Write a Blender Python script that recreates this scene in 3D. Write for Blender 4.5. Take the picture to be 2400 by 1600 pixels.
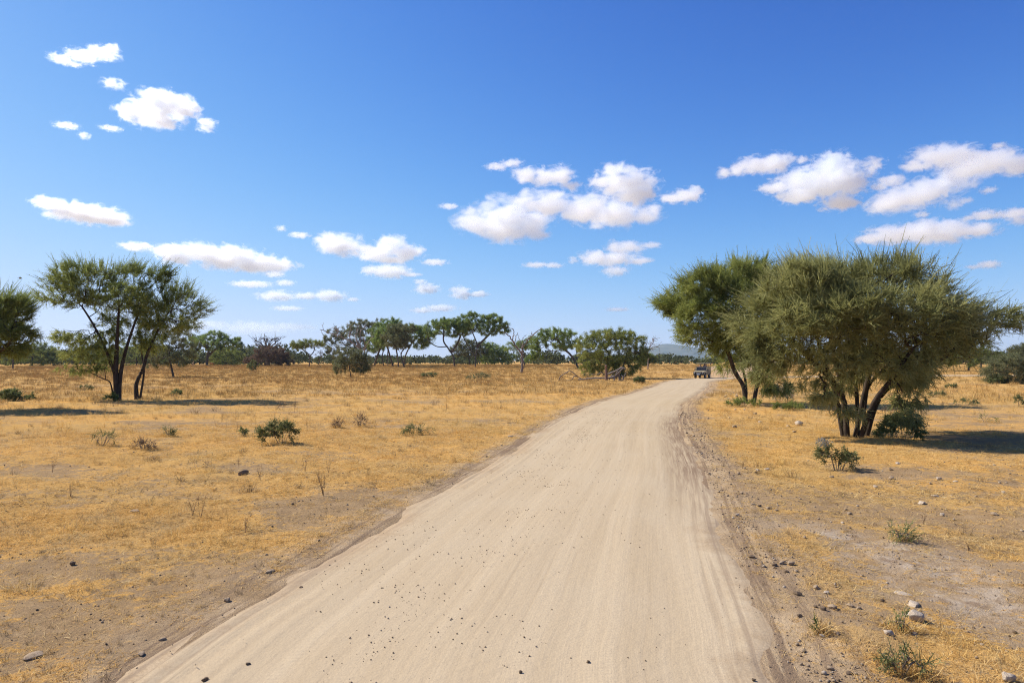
import bpy, math, random, time
import numpy as np
from mathutils import Vector, Matrix

T0 = time.time()
for o in list(bpy.data.objects):
    bpy.data.objects.remove(o, do_unlink=True)
SC = bpy.context.scene
COL = SC.collection
R = math.radians

# ------------------------------------------------------------------ camera
CAM_H = 2.8
PITCH = math.atan(45 / 1600)
cam_d = bpy.data.cameras.new('camera')
cam_d.sensor_width = 36.0
cam_d.lens = 24.0
cam_d.clip_start = 0.05
cam_d.clip_end = 40000
cam = bpy.data.objects.new('camera', cam_d)
cam.location = (0, 0, CAM_H)
cam.rotation_euler = (math.pi / 2 + PITCH, 0, 0)
COL.objects.link(cam)
SC.camera = cam

# ------------------------------------------------------------------ sky and sun
SUN_EL = R(41)
SUN_AZ = R(-68)                      # clockwise from +Y: to the left, a little ahead of the camera
SUN_DIR = Vector((math.sin(SUN_AZ) * math.cos(SUN_EL), math.cos(SUN_AZ) * math.cos(SUN_EL), math.sin(SUN_EL)))
W = bpy.data.worlds.new('World')
SC.world = W
W.use_nodes = True
nt = W.node_tree
nt.nodes.clear()
sky = nt.nodes.new('ShaderNodeTexSky')
sky.sky_type = 'NISHITA'
sky.sun_disc = False
sky.sun_elevation = SUN_EL
sky.sun_rotation = SUN_AZ
sky.altitude = 1000
sky.air_density = 0.9
sky.dust_density = 0.5
sky.ozone_density = 6
def vmath(op, a, b):
    n = nt.nodes.new('ShaderNodeVectorMath'); n.operation = op
    for k, v in ((0, a), (1, b)):
        if isinstance(v, tuple): n.inputs[k].default_value = v
        else: nt.links.new(v, n.inputs[k])
    return n.outputs[0]
# camera response: the deep, polarised blue of the photograph (one curve for the whole sky)
c0 = vmath('MULTIPLY', sky.outputs[0], (0.1366, 0.1366, 0.1366))
c2 = vmath('MULTIPLY', c0, c0)
den = vmath('ADD', vmath('MULTIPLY', c2, (5.9, 5.8, 5.9)), (1.0, 1.0, 1.0))
num = vmath('MULTIPLY', c2, (5.07 * 7.07, 5.27 * 7.07, 6.87 * 7.07))
bg = nt.nodes.new('ShaderNodeBackground')
bg.inputs['Strength'].default_value = 0.10
wo = nt.nodes.new('ShaderNodeOutputWorld')
nt.links.new(vmath('DIVIDE', num, den), bg.inputs['Color'])
nt.links.new(bg.outputs[0], wo.inputs['Surface'])

sl = bpy.data.lights.new('sun', 'SUN')
sl.energy = 4.9
sl.angle = R(0.5)
sl.color = (1.0, 0.935, 0.835)
sun = bpy.data.objects.new('sun', sl)
sun.rotation_euler = SUN_DIR.to_track_quat('Z', 'Y').to_euler()
sun.location = (-60, 20, 60)
COL.objects.link(sun)

vs = SC.view_settings
vs.view_transform = 'Standard'
vs.look = 'None'
vs.exposure = 0.5
vs.gamma = 1.0
vs.use_curve_mapping = False
cy = SC.cycles
cy.max_bounces = 24
cy.diffuse_bounces = 2
cy.glossy_bounces = 1
cy.transmission_bounces = 2
cy.transparent_max_bounces = 8
cy.volume_bounces = 24
cy.volume_step_rate = 0.35
cy.volume_max_steps = 256
cy.use_adaptive_sampling = True
cy.adaptive_threshold = 0.012
cy.use_denoising = True
cy.filter_width = 1.15
try:
    cy.denoising_prefilter = 'NONE'
except Exception:
    pass

# ------------------------------------------------------------------ helpers
def ray(px, py):
    x, y, z = px - 1200.0, 1600.0, 800.0 - py
    c, s = math.cos(PITCH), math.sin(PITCH)
    return x, y * c - z * s, y * s + z * c

def P(px, py):                       # ground point seen at a pixel of the photograph (2400 x 1600)
    x, y, z = ray(px, py)
    t = CAM_H / -z
    return x * t, y * t

def at(px, py, d):                   # world point d metres ahead on the ray of a pixel
    x, y, z = ray(px, py)
    t = d / y
    return np.array((x * t, d, CAM_H + z * t))

def tag(o, label=None, cat=None, group=None, kind=None):
    if label: o['label'] = label
    if cat: o['category'] = cat
    if group: o['group'] = group
    if kind: o['kind'] = kind
    return o

def empty(name, loc, rz=0.0):
    o = bpy.data.objects.new(name, None)
    o.empty_display_size = 0.3
    o.location = loc
    o.rotation_euler = (0, 0, rz)
    COL.objects.link(o)
    return o

def link(name, me, mat=None, parent=None, smooth=False):
    if mat is not None and not me.materials:
        for m in (mat if isinstance(mat, (list, tuple)) else [mat]):
            me.materials.append(m)
    o = bpy.data.objects.new(name, me)
    COL.objects.link(o)
    if parent is not None:
        o.parent = parent
    if smooth:
        me.polygons.foreach_set('use_smooth', np.ones(len(me.polygons), dtype=bool))
    return o

def mesh_np(name, verts, faces3=None, faces4=None, attrs=None, mats=None):
    """verts (N,3); faces3 (M,3); faces4 (K,4); attrs {name: per-vertex float}; mats per-face index"""
    me = bpy.data.meshes.new(name)
    verts = np.ascontiguousarray(verts, dtype=np.float32)
    f3 = np.zeros((0, 3), np.int32) if faces3 is None else np.asarray(faces3, np.int32)
    f4 = np.zeros((0, 4), np.int32) if faces4 is None else np.asarray(faces4, np.int32)
    me.vertices.add(len(verts))
    me.vertices.foreach_set('co', verts.ravel())
    nl = f3.size + f4.size
    me.loops.add(nl)
    me.loops.foreach_set('vertex_index', np.concatenate((f3.ravel(), f4.ravel())))
    npoly = len(f3) + len(f4)
    me.polygons.add(npoly)
    st = np.concatenate((np.arange(len(f3)) * 3, len(f3) * 3 + np.arange(len(f4)) * 4)).astype(np.int32)
    me.polygons.foreach_set('loop_start', st)
    if mats is not None:
        me.polygons.foreach_set('material_index', np.asarray(mats, np.int32))
    me.update(calc_edges=True)
    if attrs:
        for k, v in attrs.items():
            a = me.attributes.new(k, 'FLOAT', 'POINT')
            a.data.foreach_set('value', np.asarray(v, np.float32))
    return me

def _hash(ix, iy, iz, seed):
    h = (ix.astype(np.int64) * 374761393 + iy.astype(np.int64) * 668265263 + iz.astype(np.int64) * 2147483647 + seed * 1274126177) & 0xFFFFFFFF
    h = ((h ^ (h >> 13)) * 1274126177) & 0xFFFFFFFF
    h = ((h ^ (h >> 16)) * 2246822519) & 0xFFFFFFFF
    return ((h ^ (h >> 15)) & 0xFFFF) / 65535.0

def noise2(x, y, seed=0):
    x = np.asarray(x, float); y = np.asarray(y, float)
    ix, iy = np.floor(x), np.floor(y)
    fx, fy = x - ix, y - iy
    fx, fy = fx * fx * (3 - 2 * fx), fy * fy * (3 - 2 * fy)
    z = np.zeros_like(ix)
    a, b = _hash(ix, iy, z, seed), _hash(ix + 1, iy, z, seed)
    c, d = _hash(ix, iy + 1, z, seed), _hash(ix + 1, iy + 1, z, seed)
    return (a + (b - a) * fx) * (1 - fy) + (c + (d - c) * fx) * fy

def fbm2(x, y, seed=0, octv=4):
    s, a, n = 0.0, 0.5, 0.0
    for k in range(octv):
        s = s + a * noise2(np.asarray(x) * 2 ** k, np.asarray(y) * 2 ** k, seed + k * 17)
        n += a; a *= 0.5
    return s / n

def noise3(p, seed=0):
    i = np.floor(p); f = p - i; f = f * f * (3 - 2 * f)
    r = 0
    for dx in (0, 1):
        for dy in (0, 1):
            for dz in (0, 1):
                w = (f[:, 0] if dx else 1 - f[:, 0]) * (f[:, 1] if dy else 1 - f[:, 1]) * (f[:, 2] if dz else 1 - f[:, 2])
                r = r + w * _hash(i[:, 0] + dx, i[:, 1] + dy, i[:, 2] + dz, seed)
    return r

def fbm3(p, seed=0, octv=4, gain=0.5):
    s, a, n = 0.0, 1.0, 0.0
    for k in range(octv):
        s = s + a * noise3(p * 2 ** k, seed + 31 * k); n += a; a *= gain
    return s / n

def sstep(a, b, x):
    t = np.clip((np.asarray(x, float) - a) / (b - a), 0, 1)
    return t * t * (3 - 2 * t)

# ---- node material helper
class NM:
    def __init__(self, name, rough=0.9, spec=0.2):
        self.m = bpy.data.materials.new(name)
        self.m.use_nodes = True
        self.t = self.m.node_tree
        self.b = self.t.nodes['Principled BSDF']
        self.b.inputs['Roughness'].default_value = rough
        self.b.inputs['Specular IOR Level'].default_value = spec
        self.out = self.t.nodes['Material Output']
    def n(self, typ, **kw):
        nd = self.t.nodes.new(typ)
        for k, v in kw.items():
            setattr(nd, k, v)
        return nd
    def l(self, a, b):
        self.t.links.new(a, b)
    def attr(self, name):
        a = self.n('ShaderNodeAttribute'); a.attribute_name = name
        return a.outputs['Fac']
    def pos(self):
        return self.n('ShaderNodeNewGeometry').outputs['Position']
    def objco(self):
        return self.n('ShaderNodeTexCoord').outputs['Object']
    def noise(self, vec, scale, detail=4.0, rough=0.55, dist=0.0):
        n = self.n('ShaderNodeTexNoise')
        n.inputs['Scale'].default_value = scale
        n.inputs['Detail'].default_value = detail
        n.inputs['Roughness'].default_value = rough
        n.inputs['Distortion'].default_value = dist
        if vec is not None: self.l(vec, n.inputs['Vector'])
        return n.outputs['Fac']
    def scalev(self, vec, s):
        m = self.n('ShaderNodeVectorMath', operation='MULTIPLY')
        self.l(vec, m.inputs[0]); m.inputs[1].default_value = s
        return m.outputs[0]
    def ramp(self, fac, stops):
        r = self.n('ShaderNodeValToRGB')
        e = r.color_ramp.elements
        while len(e) < len(stops): e.new(0.5)
        for q, (p, c) in zip(e, stops):
            q.position = p
            q.color = (c, c, c, 1) if isinstance(c, (int, float)) else (c[0], c[1], c[2], 1)
        self.l(fac, r.inputs['Fac'])
        return r.outputs['Color']
    def mix(self, fac, a, b, mode='MIX'):
        m = self.n('ShaderNodeMix', data_type='RGBA', blend_type=mode)
        for i, v in ((0, fac), (6, a), (7, b)):
            if isinstance(v, (int, float)): m.inputs[i].default_value = v
            elif isinstance(v, tuple): m.inputs[i].default_value = (*v, 1)
            else: self.l(v, m.inputs[i])
        return m.outputs[2]
    def math(self, op, a, b=0.0, clamp=False):
        m = self.n('ShaderNodeMath', operation=op)
        m.use_clamp = clamp
        for i, v in ((0, a), (1, b)):
            if isinstance(v, (int, float)): m.inputs[i].default_value = v
            else: self.l(v, m.inputs[i])
        return m.outputs[0]
    def color(self, c):
        if isinstance(c, tuple): self.b.inputs['Base Color'].default_value = (*c, 1)
        else: self.l(c, self.b.inputs['Base Color'])
        return self
    def bump(self, h, strength=0.5, dist=0.02):
        b = self.n('ShaderNodeBump')
        b.inputs['Strength'].default_value = strength
        b.inputs['Distance'].default_value = dist
        self.l(h, b.inputs['Height'])
        self.l(b.outputs[0], self.b.inputs['Normal'])
        return self

# ------------------------------------------------------------------ road course (traced on the ground, metres)
ROAD = np.array([(-1.9, -30), (-1.6, -10), (-1.0, 0), (-0.52, 5.9), (-0.13, 8), (0.72, 12.2), (1.4, 15), (2.2, 18.5), (3.0, 22.5), (4.25, 29), (5.9, 36),
                 (8.6, 46), (12.9, 58), (18.2, 74), (23.0, 90), (28.2, 102), (35, 110.5), (46, 117), (62, 122), (90, 128), (140, 138), (220, 160)], float)
HALF_W = 2.95
def _dense(c, step=0.25):
    # Catmull-Rom through the points, then even spacing
    pts = []
    c2 = np.vstack((2 * c[0] - c[1], c, 2 * c[-1] - c[-2]))
    for i in range(1, len(c2) - 2):
        p0, p1, p2, p3 = c2[i - 1], c2[i], c2[i + 1], c2[i + 2]
        n = max(4, int(np.linalg.norm(p2 - p1) / step))
        t = np.linspace(0, 1, n, endpoint=False)[:, None]
        pts.append(0.5 * ((2 * p1) + (-p0 + p2) * t + (2 * p0 - 5 * p1 + 4 * p2 - p3) * t ** 2 + (-p0 + 3 * p1 - 3 * p2 + p3) * t ** 3))
    return np.vstack(pts + [c[-1:]])
RL = _dense(ROAD)
RT = np.gradient(RL, axis=0); RT /= np.linalg.norm(RT, axis=1)[:, None]
RN = np.stack((RT[:, 1], -RT[:, 0]), 1)          # to the right of travel
RS = np.concatenate(([0], np.cumsum(np.linalg.norm(np.diff(RL, axis=0), axis=1))))

def road_uv(x, y):
    """signed lateral offset from the centre line (+ right) and distance along it"""
    x = np.asarray(x, float).ravel(); y = np.asarray(y, float).ravel()
    off = np.full(x.shape, 1e3); s = np.zeros(x.shape)
    near = np.where((x > -45) & (x < 260) & (y > -75) & (y < 220))[0]
    cl = RL[::2]; cn = RN[::2]; cs = RS[::2]
    for k in range(0, len(near), 20000):
        q = near[k:k + 20000]
        d2 = (x[q, None] - cl[None, :, 0]) ** 2 + (y[q, None] - cl[None, :, 1]) ** 2
        j = d2.argmin(1)
        d = np.sqrt(d2[np.arange(len(q)), j])
        lat = (x[q] - cl[j, 0]) * cn[j, 0] + (y[q] - cl[j, 1]) * cn[j, 1]
        off[q] = np.where(lat >= 0, d, -d)
        s[q] = cs[j] + (x[q] - cl[j, 0]) * -cn[j, 1] + (y[q] - cl[j, 1]) * cn[j, 0]
    return off, s

def base_h(x, y):
    d = np.hypot(x, y)
    near = sstep(4, 25, np.abs(np.asarray(x)) + 0 * np.asarray(y))
    return 0.95 * sstep(112, 245, y) + 0.10 * near * (fbm2(np.asarray(x) / 14, np.asarray(y) / 14, 3) - 0.5) * sstep(600, 300, d)

def ground_h(x, y, off=None):
    x = np.asarray(x, float); y = np.asarray(y, float)
    if off is None:
        off = road_uv(x, y)[0].reshape(x.shape)
    a = np.abs(off)
    h = base_h(x, y)
    rough = (fbm2(x / 0.9, y / 0.9, 11, 4) - 0.5) * 0.15 + (fbm2(x / 0.3, y / 0.3, 14, 2) - 0.5) * 0.035 + (fbm2(x / 3.5, y / 3.5, 12, 3) - 0.5) * 0.14
    h = h + rough * (0.35 * sstep(HALF_W - 0.7, HALF_W - 0.1, a) + 0.65 * sstep(HALF_W - 0.1, HALF_W + 1.8, a))
    h = h + 0.05 * np.exp(-((a - HALF_W - 0.55) / 0.35) ** 2) * fbm2(x / 2.0, y / 2.0, 13)      # low graded berm along the road
    h = h - 0.16 * sstep(HALF_W - 0.15, HALF_W - 0.75, a)                                        # bed under the road sheet
    return h

def gz(x, y):
    return float(ground_h(np.array([x]), np.array([y]))[0])

def road_wob(off, s):
    return HALF_W - 0.03 + 0.95 * (fbm2(s / 1.6, off * 0 + (off > 0) * 5.0, 21, 6) - 0.5) + 0.30 * (off > 0) * np.exp(-((s - (30.5 + 17)) / 7) ** 2)

def road_h(x, y, off, s):
    wob = road_wob(off, s)
    h = base_h(x, y) + 0.005 + 0.03 * (1 - (off / HALF_W) ** 2)
    h = h + 0.012 * (noise2(off / 0.33, s / 45, 22) - 0.5) + 0.02 * (fbm2(off / 1.3, s / 9, 23) - 0.5)
    h = h - 0.10 * sstep(-0.35, 0.5, np.abs(off) - wob) + 0.035 * (fbm2(x / 0.35, y / 0.35, 24, 3) - 0.5) * sstep(-0.6, 0.0, np.abs(off) - wob)
    # two or three tyre ridges along the western edge
    h = h + 0.028 * np.sin(off * 30) * sstep(-1.85, -2.2, off) * sstep(-3.1, -2.7, off) * sstep(0.25, 0.5, noise2(s / 6, off * 0 + 3, 25))
    return h
# ------------------------------------------------------------------ ground, road, hills
def axis(lo, hi, c, step, grow):
    a, v = [c], step
    x = c
    while x < hi:
        x += v; a.append(x)
        if abs(x - c) > 14 * step / 0.14: v *= grow
    v, x = step, c
    b = []
    while x > lo:
        x -= v; b.append(x)
        if abs(x - c) > 14 * step / 0.14: v *= grow
    return np.array(b[::-1] + a)
gx = axis(-9500, 9500, 1.0, 0.13, 1.05)
gy = axis(-3000, 9500, 9.0, 0.11, 1.035)
GX, GY = np.meshgrid(gx, gy)
goff, gs_ = road_uv(GX, GY)
goff = goff.reshape(GX.shape)
GH = ground_h(GX, GY, goff)

# bare and grassy places: ellipses on the ground (x, y, rx, ry, rot, amount)
def spot(px, py, rx, ry, rot, amt):
    x, y = P(px, py)
    return (x, y, rx, ry, R(rot), amt)
SPOTS = [
    spot(2030, 1270, 0.55, 1.6, 38, -1.0), spot(2150, 1330, 0.75, 1.3, 48, -1.1), spot(2300, 1400, 0.9, 1.2, 52, -1.2), spot(2420, 1460, 0.9, 1.0, 55, -1.1),
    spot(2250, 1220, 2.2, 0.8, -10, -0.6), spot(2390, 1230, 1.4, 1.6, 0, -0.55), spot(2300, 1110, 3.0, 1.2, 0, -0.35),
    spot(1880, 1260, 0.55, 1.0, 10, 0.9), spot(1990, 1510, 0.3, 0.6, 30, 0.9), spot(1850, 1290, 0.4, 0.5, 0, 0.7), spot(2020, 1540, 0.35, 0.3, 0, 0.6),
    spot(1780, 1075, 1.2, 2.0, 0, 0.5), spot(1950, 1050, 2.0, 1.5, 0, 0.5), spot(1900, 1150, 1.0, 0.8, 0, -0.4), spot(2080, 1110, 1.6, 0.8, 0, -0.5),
    spot(250, 1290, 1.6, 0.7, 8, -0.7), spot(110, 1350, 1.2, 0.5, 12, -0.5), spot(560, 1330, 0.9, 0.7, 25, -0.8), spot(420, 1420, 1.2, 0.35, 20, -0.6),
    spot(800, 1180, 1.2, 0.9, 25, -0.9), spot(900, 1160, 1.0, 1.0, 30, -0.5), spot(80, 1440, 0.6, 0.4, 0, -0.6), spot(60, 1550, 0.5, 0.35, 0, -0.5), spot(330, 1500, 0.5, 0.25, 20, -0.5),
    spot(350, 990, 6.5, 0.9, -4, -0.7), spot(620, 965, 5.0, 1.0, -2, -0.6), spot(760, 950, 3.0, 1.2, 0, -0.6), spot(120, 1010, 3.0, 1.0, 0, -0.5), spot(650, 1062, 3.0, 0.5, 0, -0.6), spot(30, 1160, 1.6, 0.8, 0, -0.4),
    spot(1000, 1020, 3, 1.5, 0, 0.4), spot(1150, 960, 5, 4, 0, 0.3), spot(600, 1120, 2.0, 0.9, 0, 0.5), spot(300, 1210, 2.0, 0.8, 0, 0.5), spot(130, 1250, 1.6, 0.5, 10, 0.5), spot(100, 1390, 1.2, 0.3, 10, 0.4),
    spot(300, 1385, 2.0, 0.5, 15, -0.55), spot(450, 1480, 0.9, 0.35, 20, -0.55), spot(150, 1480, 0.8, 0.28, 15, -0.5), spot(660, 1250, 1.5, 0.7, 25, -0.55), spot(120, 1320, 1.6, 0.35, 12, -0.4), spot(60, 1490, 0.6, 0.25, 0, -0.4),
    spot(2150, 960, 9, 5, 0, -0.15),
]
def straw(x, y, off):
    """0 bare soil .. 1 thick straw"""
    x = np.asarray(x, float); y = np.asarray(y, float)
    right = sstep(0, 3, off)
    v = 0.66 - 0.15 * right * sstep(60, 14, y) + 1.7 * (fbm2(x / 2.6 + 0.2 * y, y / 2.2, 41, 4) - 0.5) + 0.6 * (fbm2(x / 11, y / 9, 42, 3) - 0.5)
    for (sx, sy, rx, ry, rt, am) in SPOTS:
        dx, dy = x - sx, y - sy
        u, w = dx * math.cos(rt) + dy * math.sin(rt), -dx * math.sin(rt) + dy * math.cos(rt)
        e = (u / rx) ** 2 + (w / ry) ** 2
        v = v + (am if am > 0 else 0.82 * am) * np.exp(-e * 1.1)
    a = np.abs(off)
    v = v * (0.12 + 0.88 * sstep(HALF_W - 0.1 + 0.35 * right, HALF_W + 0.6 + 0.9 * right, a + 1.3 * (fbm2(x / 0.8, y / 0.8, 43) - 0.5)))
    v = v + 0.12 * sstep(40, 110, y)
    return np.clip(v, 0, 1)
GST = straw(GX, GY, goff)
GPATH = np.zeros_like(GX)
for k in (0, 1, 2, 3):
    sx, sy, rx, ry, rt, am = SPOTS[k]
    dx, dy = GX - sx, GY - sy
    u, w = dx * math.cos(rt) + dy * math.sin(rt), -dx * math.sin(rt) + dy * math.cos(rt)
    GPATH = np.maximum(GPATH, np.exp(-((u / (rx * 0.9)) ** 2 + (w / (ry * 1.1)) ** 2)))
GDUST = sstep(HALF_W + 1.1 + 0.5 * sstep(-1, 1, goff), HALF_W - 0.1, np.abs(goff))
ny, nx = GX.shape
idx = np.arange(nx * ny).reshape(ny, nx)
quads = np.stack((idx[:-1, :-1], idx[:-1, 1:], idx[1:, 1:], idx[1:, :-1]), -1).reshape(-1, 4)
gme = mesh_np('ground', np.stack((GX, GY, GH), -1).reshape(-1, 3), None, quads,
              {'off': np.clip(goff, -9, 9).ravel(), 'along': gs_.reshape(-1), 'straw': GST.ravel(), 'dust': GDUST.ravel(), 'path': GPATH.ravel(), 'side': sstep(-3, 3, goff).ravel()})

m = NM('ground_soil_and_straw', 1.0, 0.0)
pos = m.pos()
n_f = m.noise(m.scalev(pos, (1, 1, 1)), 26, 6, 0.65)
n_m = m.noise(pos, 3.2, 5, 0.6)
n_l = m.noise(pos, 0.22, 4, 0.55)
n_streak = m.noise(m.scalev(pos, (1.0, 1.0, 1.0)), 95, 3, 0.7)
n_far = m.noise(m.scalev(pos, (0.035, 0.10, 0.1)), 1.0, 6, 0.65)
soil = m.ramp(n_m, [(0.25, (0.30, 0.193, 0.095)), (0.55, (0.39, 0.262, 0.135)), (0.8, (0.46, 0.322, 0.178))])
soil = m.mix(m.ramp(n_f, [(0.35, 0.0), (0.72, 0.55)]), soil, (0.19, 0.128, 0.08))
path_c = m.ramp(n_m, [(0.3, (0.42, 0.325, 0.225)), (0.5, (0.475, 0.38, 0.275)), (0.62, (0.27, 0.19, 0.125)), (0.8, (0.43, 0.33, 0.23))])
pth = m.math('MULTIPLY', m.attr('path'), m.ramp(m.noise(pos, 1.7, 6, 0.7, 0.5), [(0.36, 0.0), (0.58, 1.0)]))
soil = m.mix(pth, soil, path_c)
lit = m.ramp(n_l, [(0.3, (0.66, 0.345, 0.09)), (0.5, (0.67, 0.38, 0.115)), (0.7, (0.64, 0.40, 0.145))])
lit = m.mix(m.ramp(n_streak, [(0.3, 0.75), (0.58, 0.0)]), lit, (0.36, 0.21, 0.075))
n_br = m.noise(pos, 2.3, 6, 0.72, 0.8)
lit = m.mix(m.ramp(n_br, [(0.50, 0.0), (0.66, 0.42)]), lit, (0.42, 0.245, 0.09))
lit = m.mix(m.ramp(n_far, [(0.38, 0.0), (0.60, 0.75)]), lit, (0.46, 0.29, 0.105))
n_p = m.noise(pos, 1.1, 6, 0.7, 0.6)
n_d = m.noise(pos, 6.5, 5, 0.65, 0.4)
sfac = m.math('ADD', m.attr('straw'), m.math('MULTIPLY', m.math('SUBTRACT', n_f, 0.5), 1.5))
sfac = m.math('ADD', sfac, m.math('MULTIPLY', m.math('SUBTRACT', n_d, 0.5), 2.2))
sfac = m.math('ADD', sfac, m.math('MULTIPLY', m.math('SUBTRACT', n_p, 0.5), 1.8), True)
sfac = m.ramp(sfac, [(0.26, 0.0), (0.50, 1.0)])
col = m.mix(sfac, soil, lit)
dustc = m.ramp(n_m, [(0.3, (0.42, 0.305, 0.185)), (0.7, (0.51, 0.385, 0.245))])
dfac = m.math('MULTIPLY', m.attr('dust'), m.ramp(n_p, [(0.35, 0.15), (0.62, 0.9)]))
col = m.mix(dfac, col, dustc)
# wheel marks that follow the road on its verges
cmb = m.n('ShaderNodeCombineXYZ'); m.l(m.attr('off'), cmb.inputs[0]); m.l(m.attr('along'), cmb.inputs[1])
wm = m.noise(m.scalev(cmb.outputs[0], (7.5, 0.18, 1)), 1.0, 4, 0.6, 0.3)
wf = m.math('MULTIPLY', m.attr('dust'), m.ramp(wm, [(0.43, 0.9), (0.52, 0.0)]))
col = m.mix(wf, col, (0.24, 0.165, 0.105))
m.color(col)
m.bump(m.math('ADD', m.math('ADD', n_f, m.math('MULTIPLY', n_p, 1.2)), m.math('MULTIPLY', n_streak, 0.5)), 0.9, 0.03)
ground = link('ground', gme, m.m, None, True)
tag(ground, 'flat savanna of dry straw coloured grass and bare grey soil', None, None, 'structure')

# road sheet
sidx = np.where((RL[:, 1] > -28))[0]
sidx = np.concatenate((sidx[RL[sidx, 1] < 22], sidx[RL[sidx, 1] >= 22][::3]))
cs = RL[sidx]; cn_ = RN[sidx]; css = RS[sidx]
vv = np.concatenate((np.linspace(-HALF_W - 0.55, -HALF_W + 0.6, 14), np.linspace(-HALF_W + 0.68, HALF_W - 0.68, 46), np.linspace(HALF_W - 0.6, HALF_W + 0.55, 14)))
RX = cs[:, 0:1] + cn_[:, 0:1] * vv[None]
RY = cs[:, 1:2] + cn_[:, 1:2] * vv[None]
ROFF = np.broadcast_to(vv[None], RX.shape); RSS = np.broadcast_to(css[:, None], RX.shape)
RH = road_h(RX, RY, ROFF, RSS)
# the smooth bank where the grader scraped the right edge (dark rippled shoulder in the photograph)
m_, n_ = RX.shape
ii = np.arange(m_ * n_).reshape(m_, n_)
rq = np.stack((ii[:-1, :-1], ii[:-1, 1:], ii[1:, 1:], ii[1:, :-1]), -1).reshape(-1, 4)
rme = mesh_np('dirt_road', np.stack((RX, RY, RH), -1).reshape(-1, 3), None, rq, {'off': ROFF.ravel(), 'along': RSS.ravel(), 'rim': (np.abs(ROFF) - road_wob(ROFF, RSS)).ravel()})
m = NM('packed_pale_dirt', 1.0, 0.0)
cmb = m.n('ShaderNodeCombineXYZ')
m.l(m.attr('off'), cmb.inputs[0]); m.l(m.attr('along'), cmb.inputs[1])
uv = cmb.outputs[0]
pos = m.pos()
track = m.noise(m.scalev(uv, (2.6, 0.06, 1)), 1.0, 5, 0.62, 0.3)
track2 = m.noise(m.scalev(uv, (11.0, 0.22, 1)), 1.0, 4, 0.6, 0.25)
patch = m.noise(pos, 0.35, 4, 0.5)
fine = m.noise(pos, 38, 5, 0.65)
col = m.ramp(track, [(0.3, (0.4381, 0.3361, 0.2090)), (0.5, (0.4815, 0.3743, 0.2372)), (0.7, (0.5248, 0.4154, 0.2700))])
col = m.mix(m.ramp(patch, [(0.42, 0.0), (0.62, 0.5)]), col, (0.4959, 0.3962, 0.2611))
n_b = m.noise(m.scalev(uv, (0.35, 0.12, 1)), 1.0, 3)
tk = m.math('MULTIPLY', m.ramp(track2, [(0.30, 0.5), (0.48, 0.0)]), m.ramp(n_b, [(0.4, 0.1), (0.62, 1.0)]))
col = m.mix(tk, col, (0.3708, 0.2769, 0.1726))
tread = m.n('ShaderNodeTexWave'); tread.wave_type = 'BANDS'; tread.bands_direction = 'Y'
tread.inputs['Scale'].default_value = 4.5; tread.inputs['Distortion'].default_value = 3.0; tread.inputs['Detail'].default_value = 3
m.l(uv, tread.inputs['Vector'])
col = m.mix(m.ramp(fine, [(0.30, 0.30), (0.5, 0.0)]), col, (0.3371, 0.2625, 0.1770))
# churned, browner shoulder on the right between 13 and 30 m
offa = m.attr('off'); ala = m.attr('along')
S13 = float(RS[np.argmin(abs(RL[:, 1] - 12.5))]); S30 = float(RS[np.argmin(abs(RL[:, 1] - 34))])
def box01(x, a, b, soft):
    mr = m.n('ShaderNodeMapRange'); m.l(x, mr.inputs[0])
    mr.inputs[1].default_value = a - soft; mr.inputs[2].default_value = a + soft
    mr2 = m.n('ShaderNodeMapRange'); m.l(x, mr2.inputs[0])
    mr2.inputs[1].default_value = b + soft; mr2.inputs[2].default_value = b - soft
    return m.math('MULTIPLY', mr.outputs[0], mr2.outputs[0])
churn = m.math('MULTIPLY', box01(offa, 2.05, 3.6, 0.4), box01(ala, S13 + 2.5, S30, 3.0))
streak = m.noise(m.scalev(uv, (14.0, 0.55, 1)), 1.0, 4, 0.6, 0.8)
churn = m.math('MULTIPLY', churn, m.ramp(streak, [(0.36, 0.15), (0.60, 1.0)]))
CHURN = churn
rim = m.ramp(m.math('ADD', m.math('ADD', m.attr('rim'), 1.0), m.math('MULTIPLY', m.math('SUBTRACT', m.noise(pos, 2.6, 6, 0.7), 0.5), 1.1)), [(0.42, 0.0), (0.86, 0.92)])
verge = m.ramp(m.noise(pos, 3.2, 5, 0.6), [(0.3, (0.39, 0.28, 0.165)), (0.7, (0.49, 0.37, 0.235))])
verge = m.mix(m.ramp(fine, [(0.35, 0.55), (0.6, 0.0)]), verge, (0.27, 0.185, 0.105))
col = m.mix(rim, col, verge)
edge = m.ramp(m.math('DIVIDE', m.math('ABSOLUTE', offa), HALF_W), [(0.72, 0.0), (0.92, 0.65)])
edge = m.math('MULTIPLY', edge, m.ramp(track2, [(0.40, 1.0), (0.52, 0.0)]))
col = m.mix(edge, col, (0.30, 0.22, 0.145))
col = m.mix(CHURN, col, (0.25, 0.175, 0.112))
m.color(col)
lumps = m.noise(pos, 7.0, 5, 0.6)
hgt = m.math('ADD', m.math('MULTIPLY', fine, 0.4), m.math('MULTIPLY', track2, 0.45))
hgt = m.math('ADD', hgt, m.math('MULTIPLY', lumps, 0.9))
rut = m.math('MULTIPLY', m.math('MULTIPLY', tread.outputs['Fac'], m.ramp(track, [(0.52, 0.0), (0.62, 1.0)])), 0.22)
m.bump(m.math('ADD', hgt, rut), 0.5, 0.022)
road = link('dirt_road', rme, m.m, None, True)
tag(road, 'pale dusty dirt road curving away to the right', None, None, 'structure')

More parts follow.
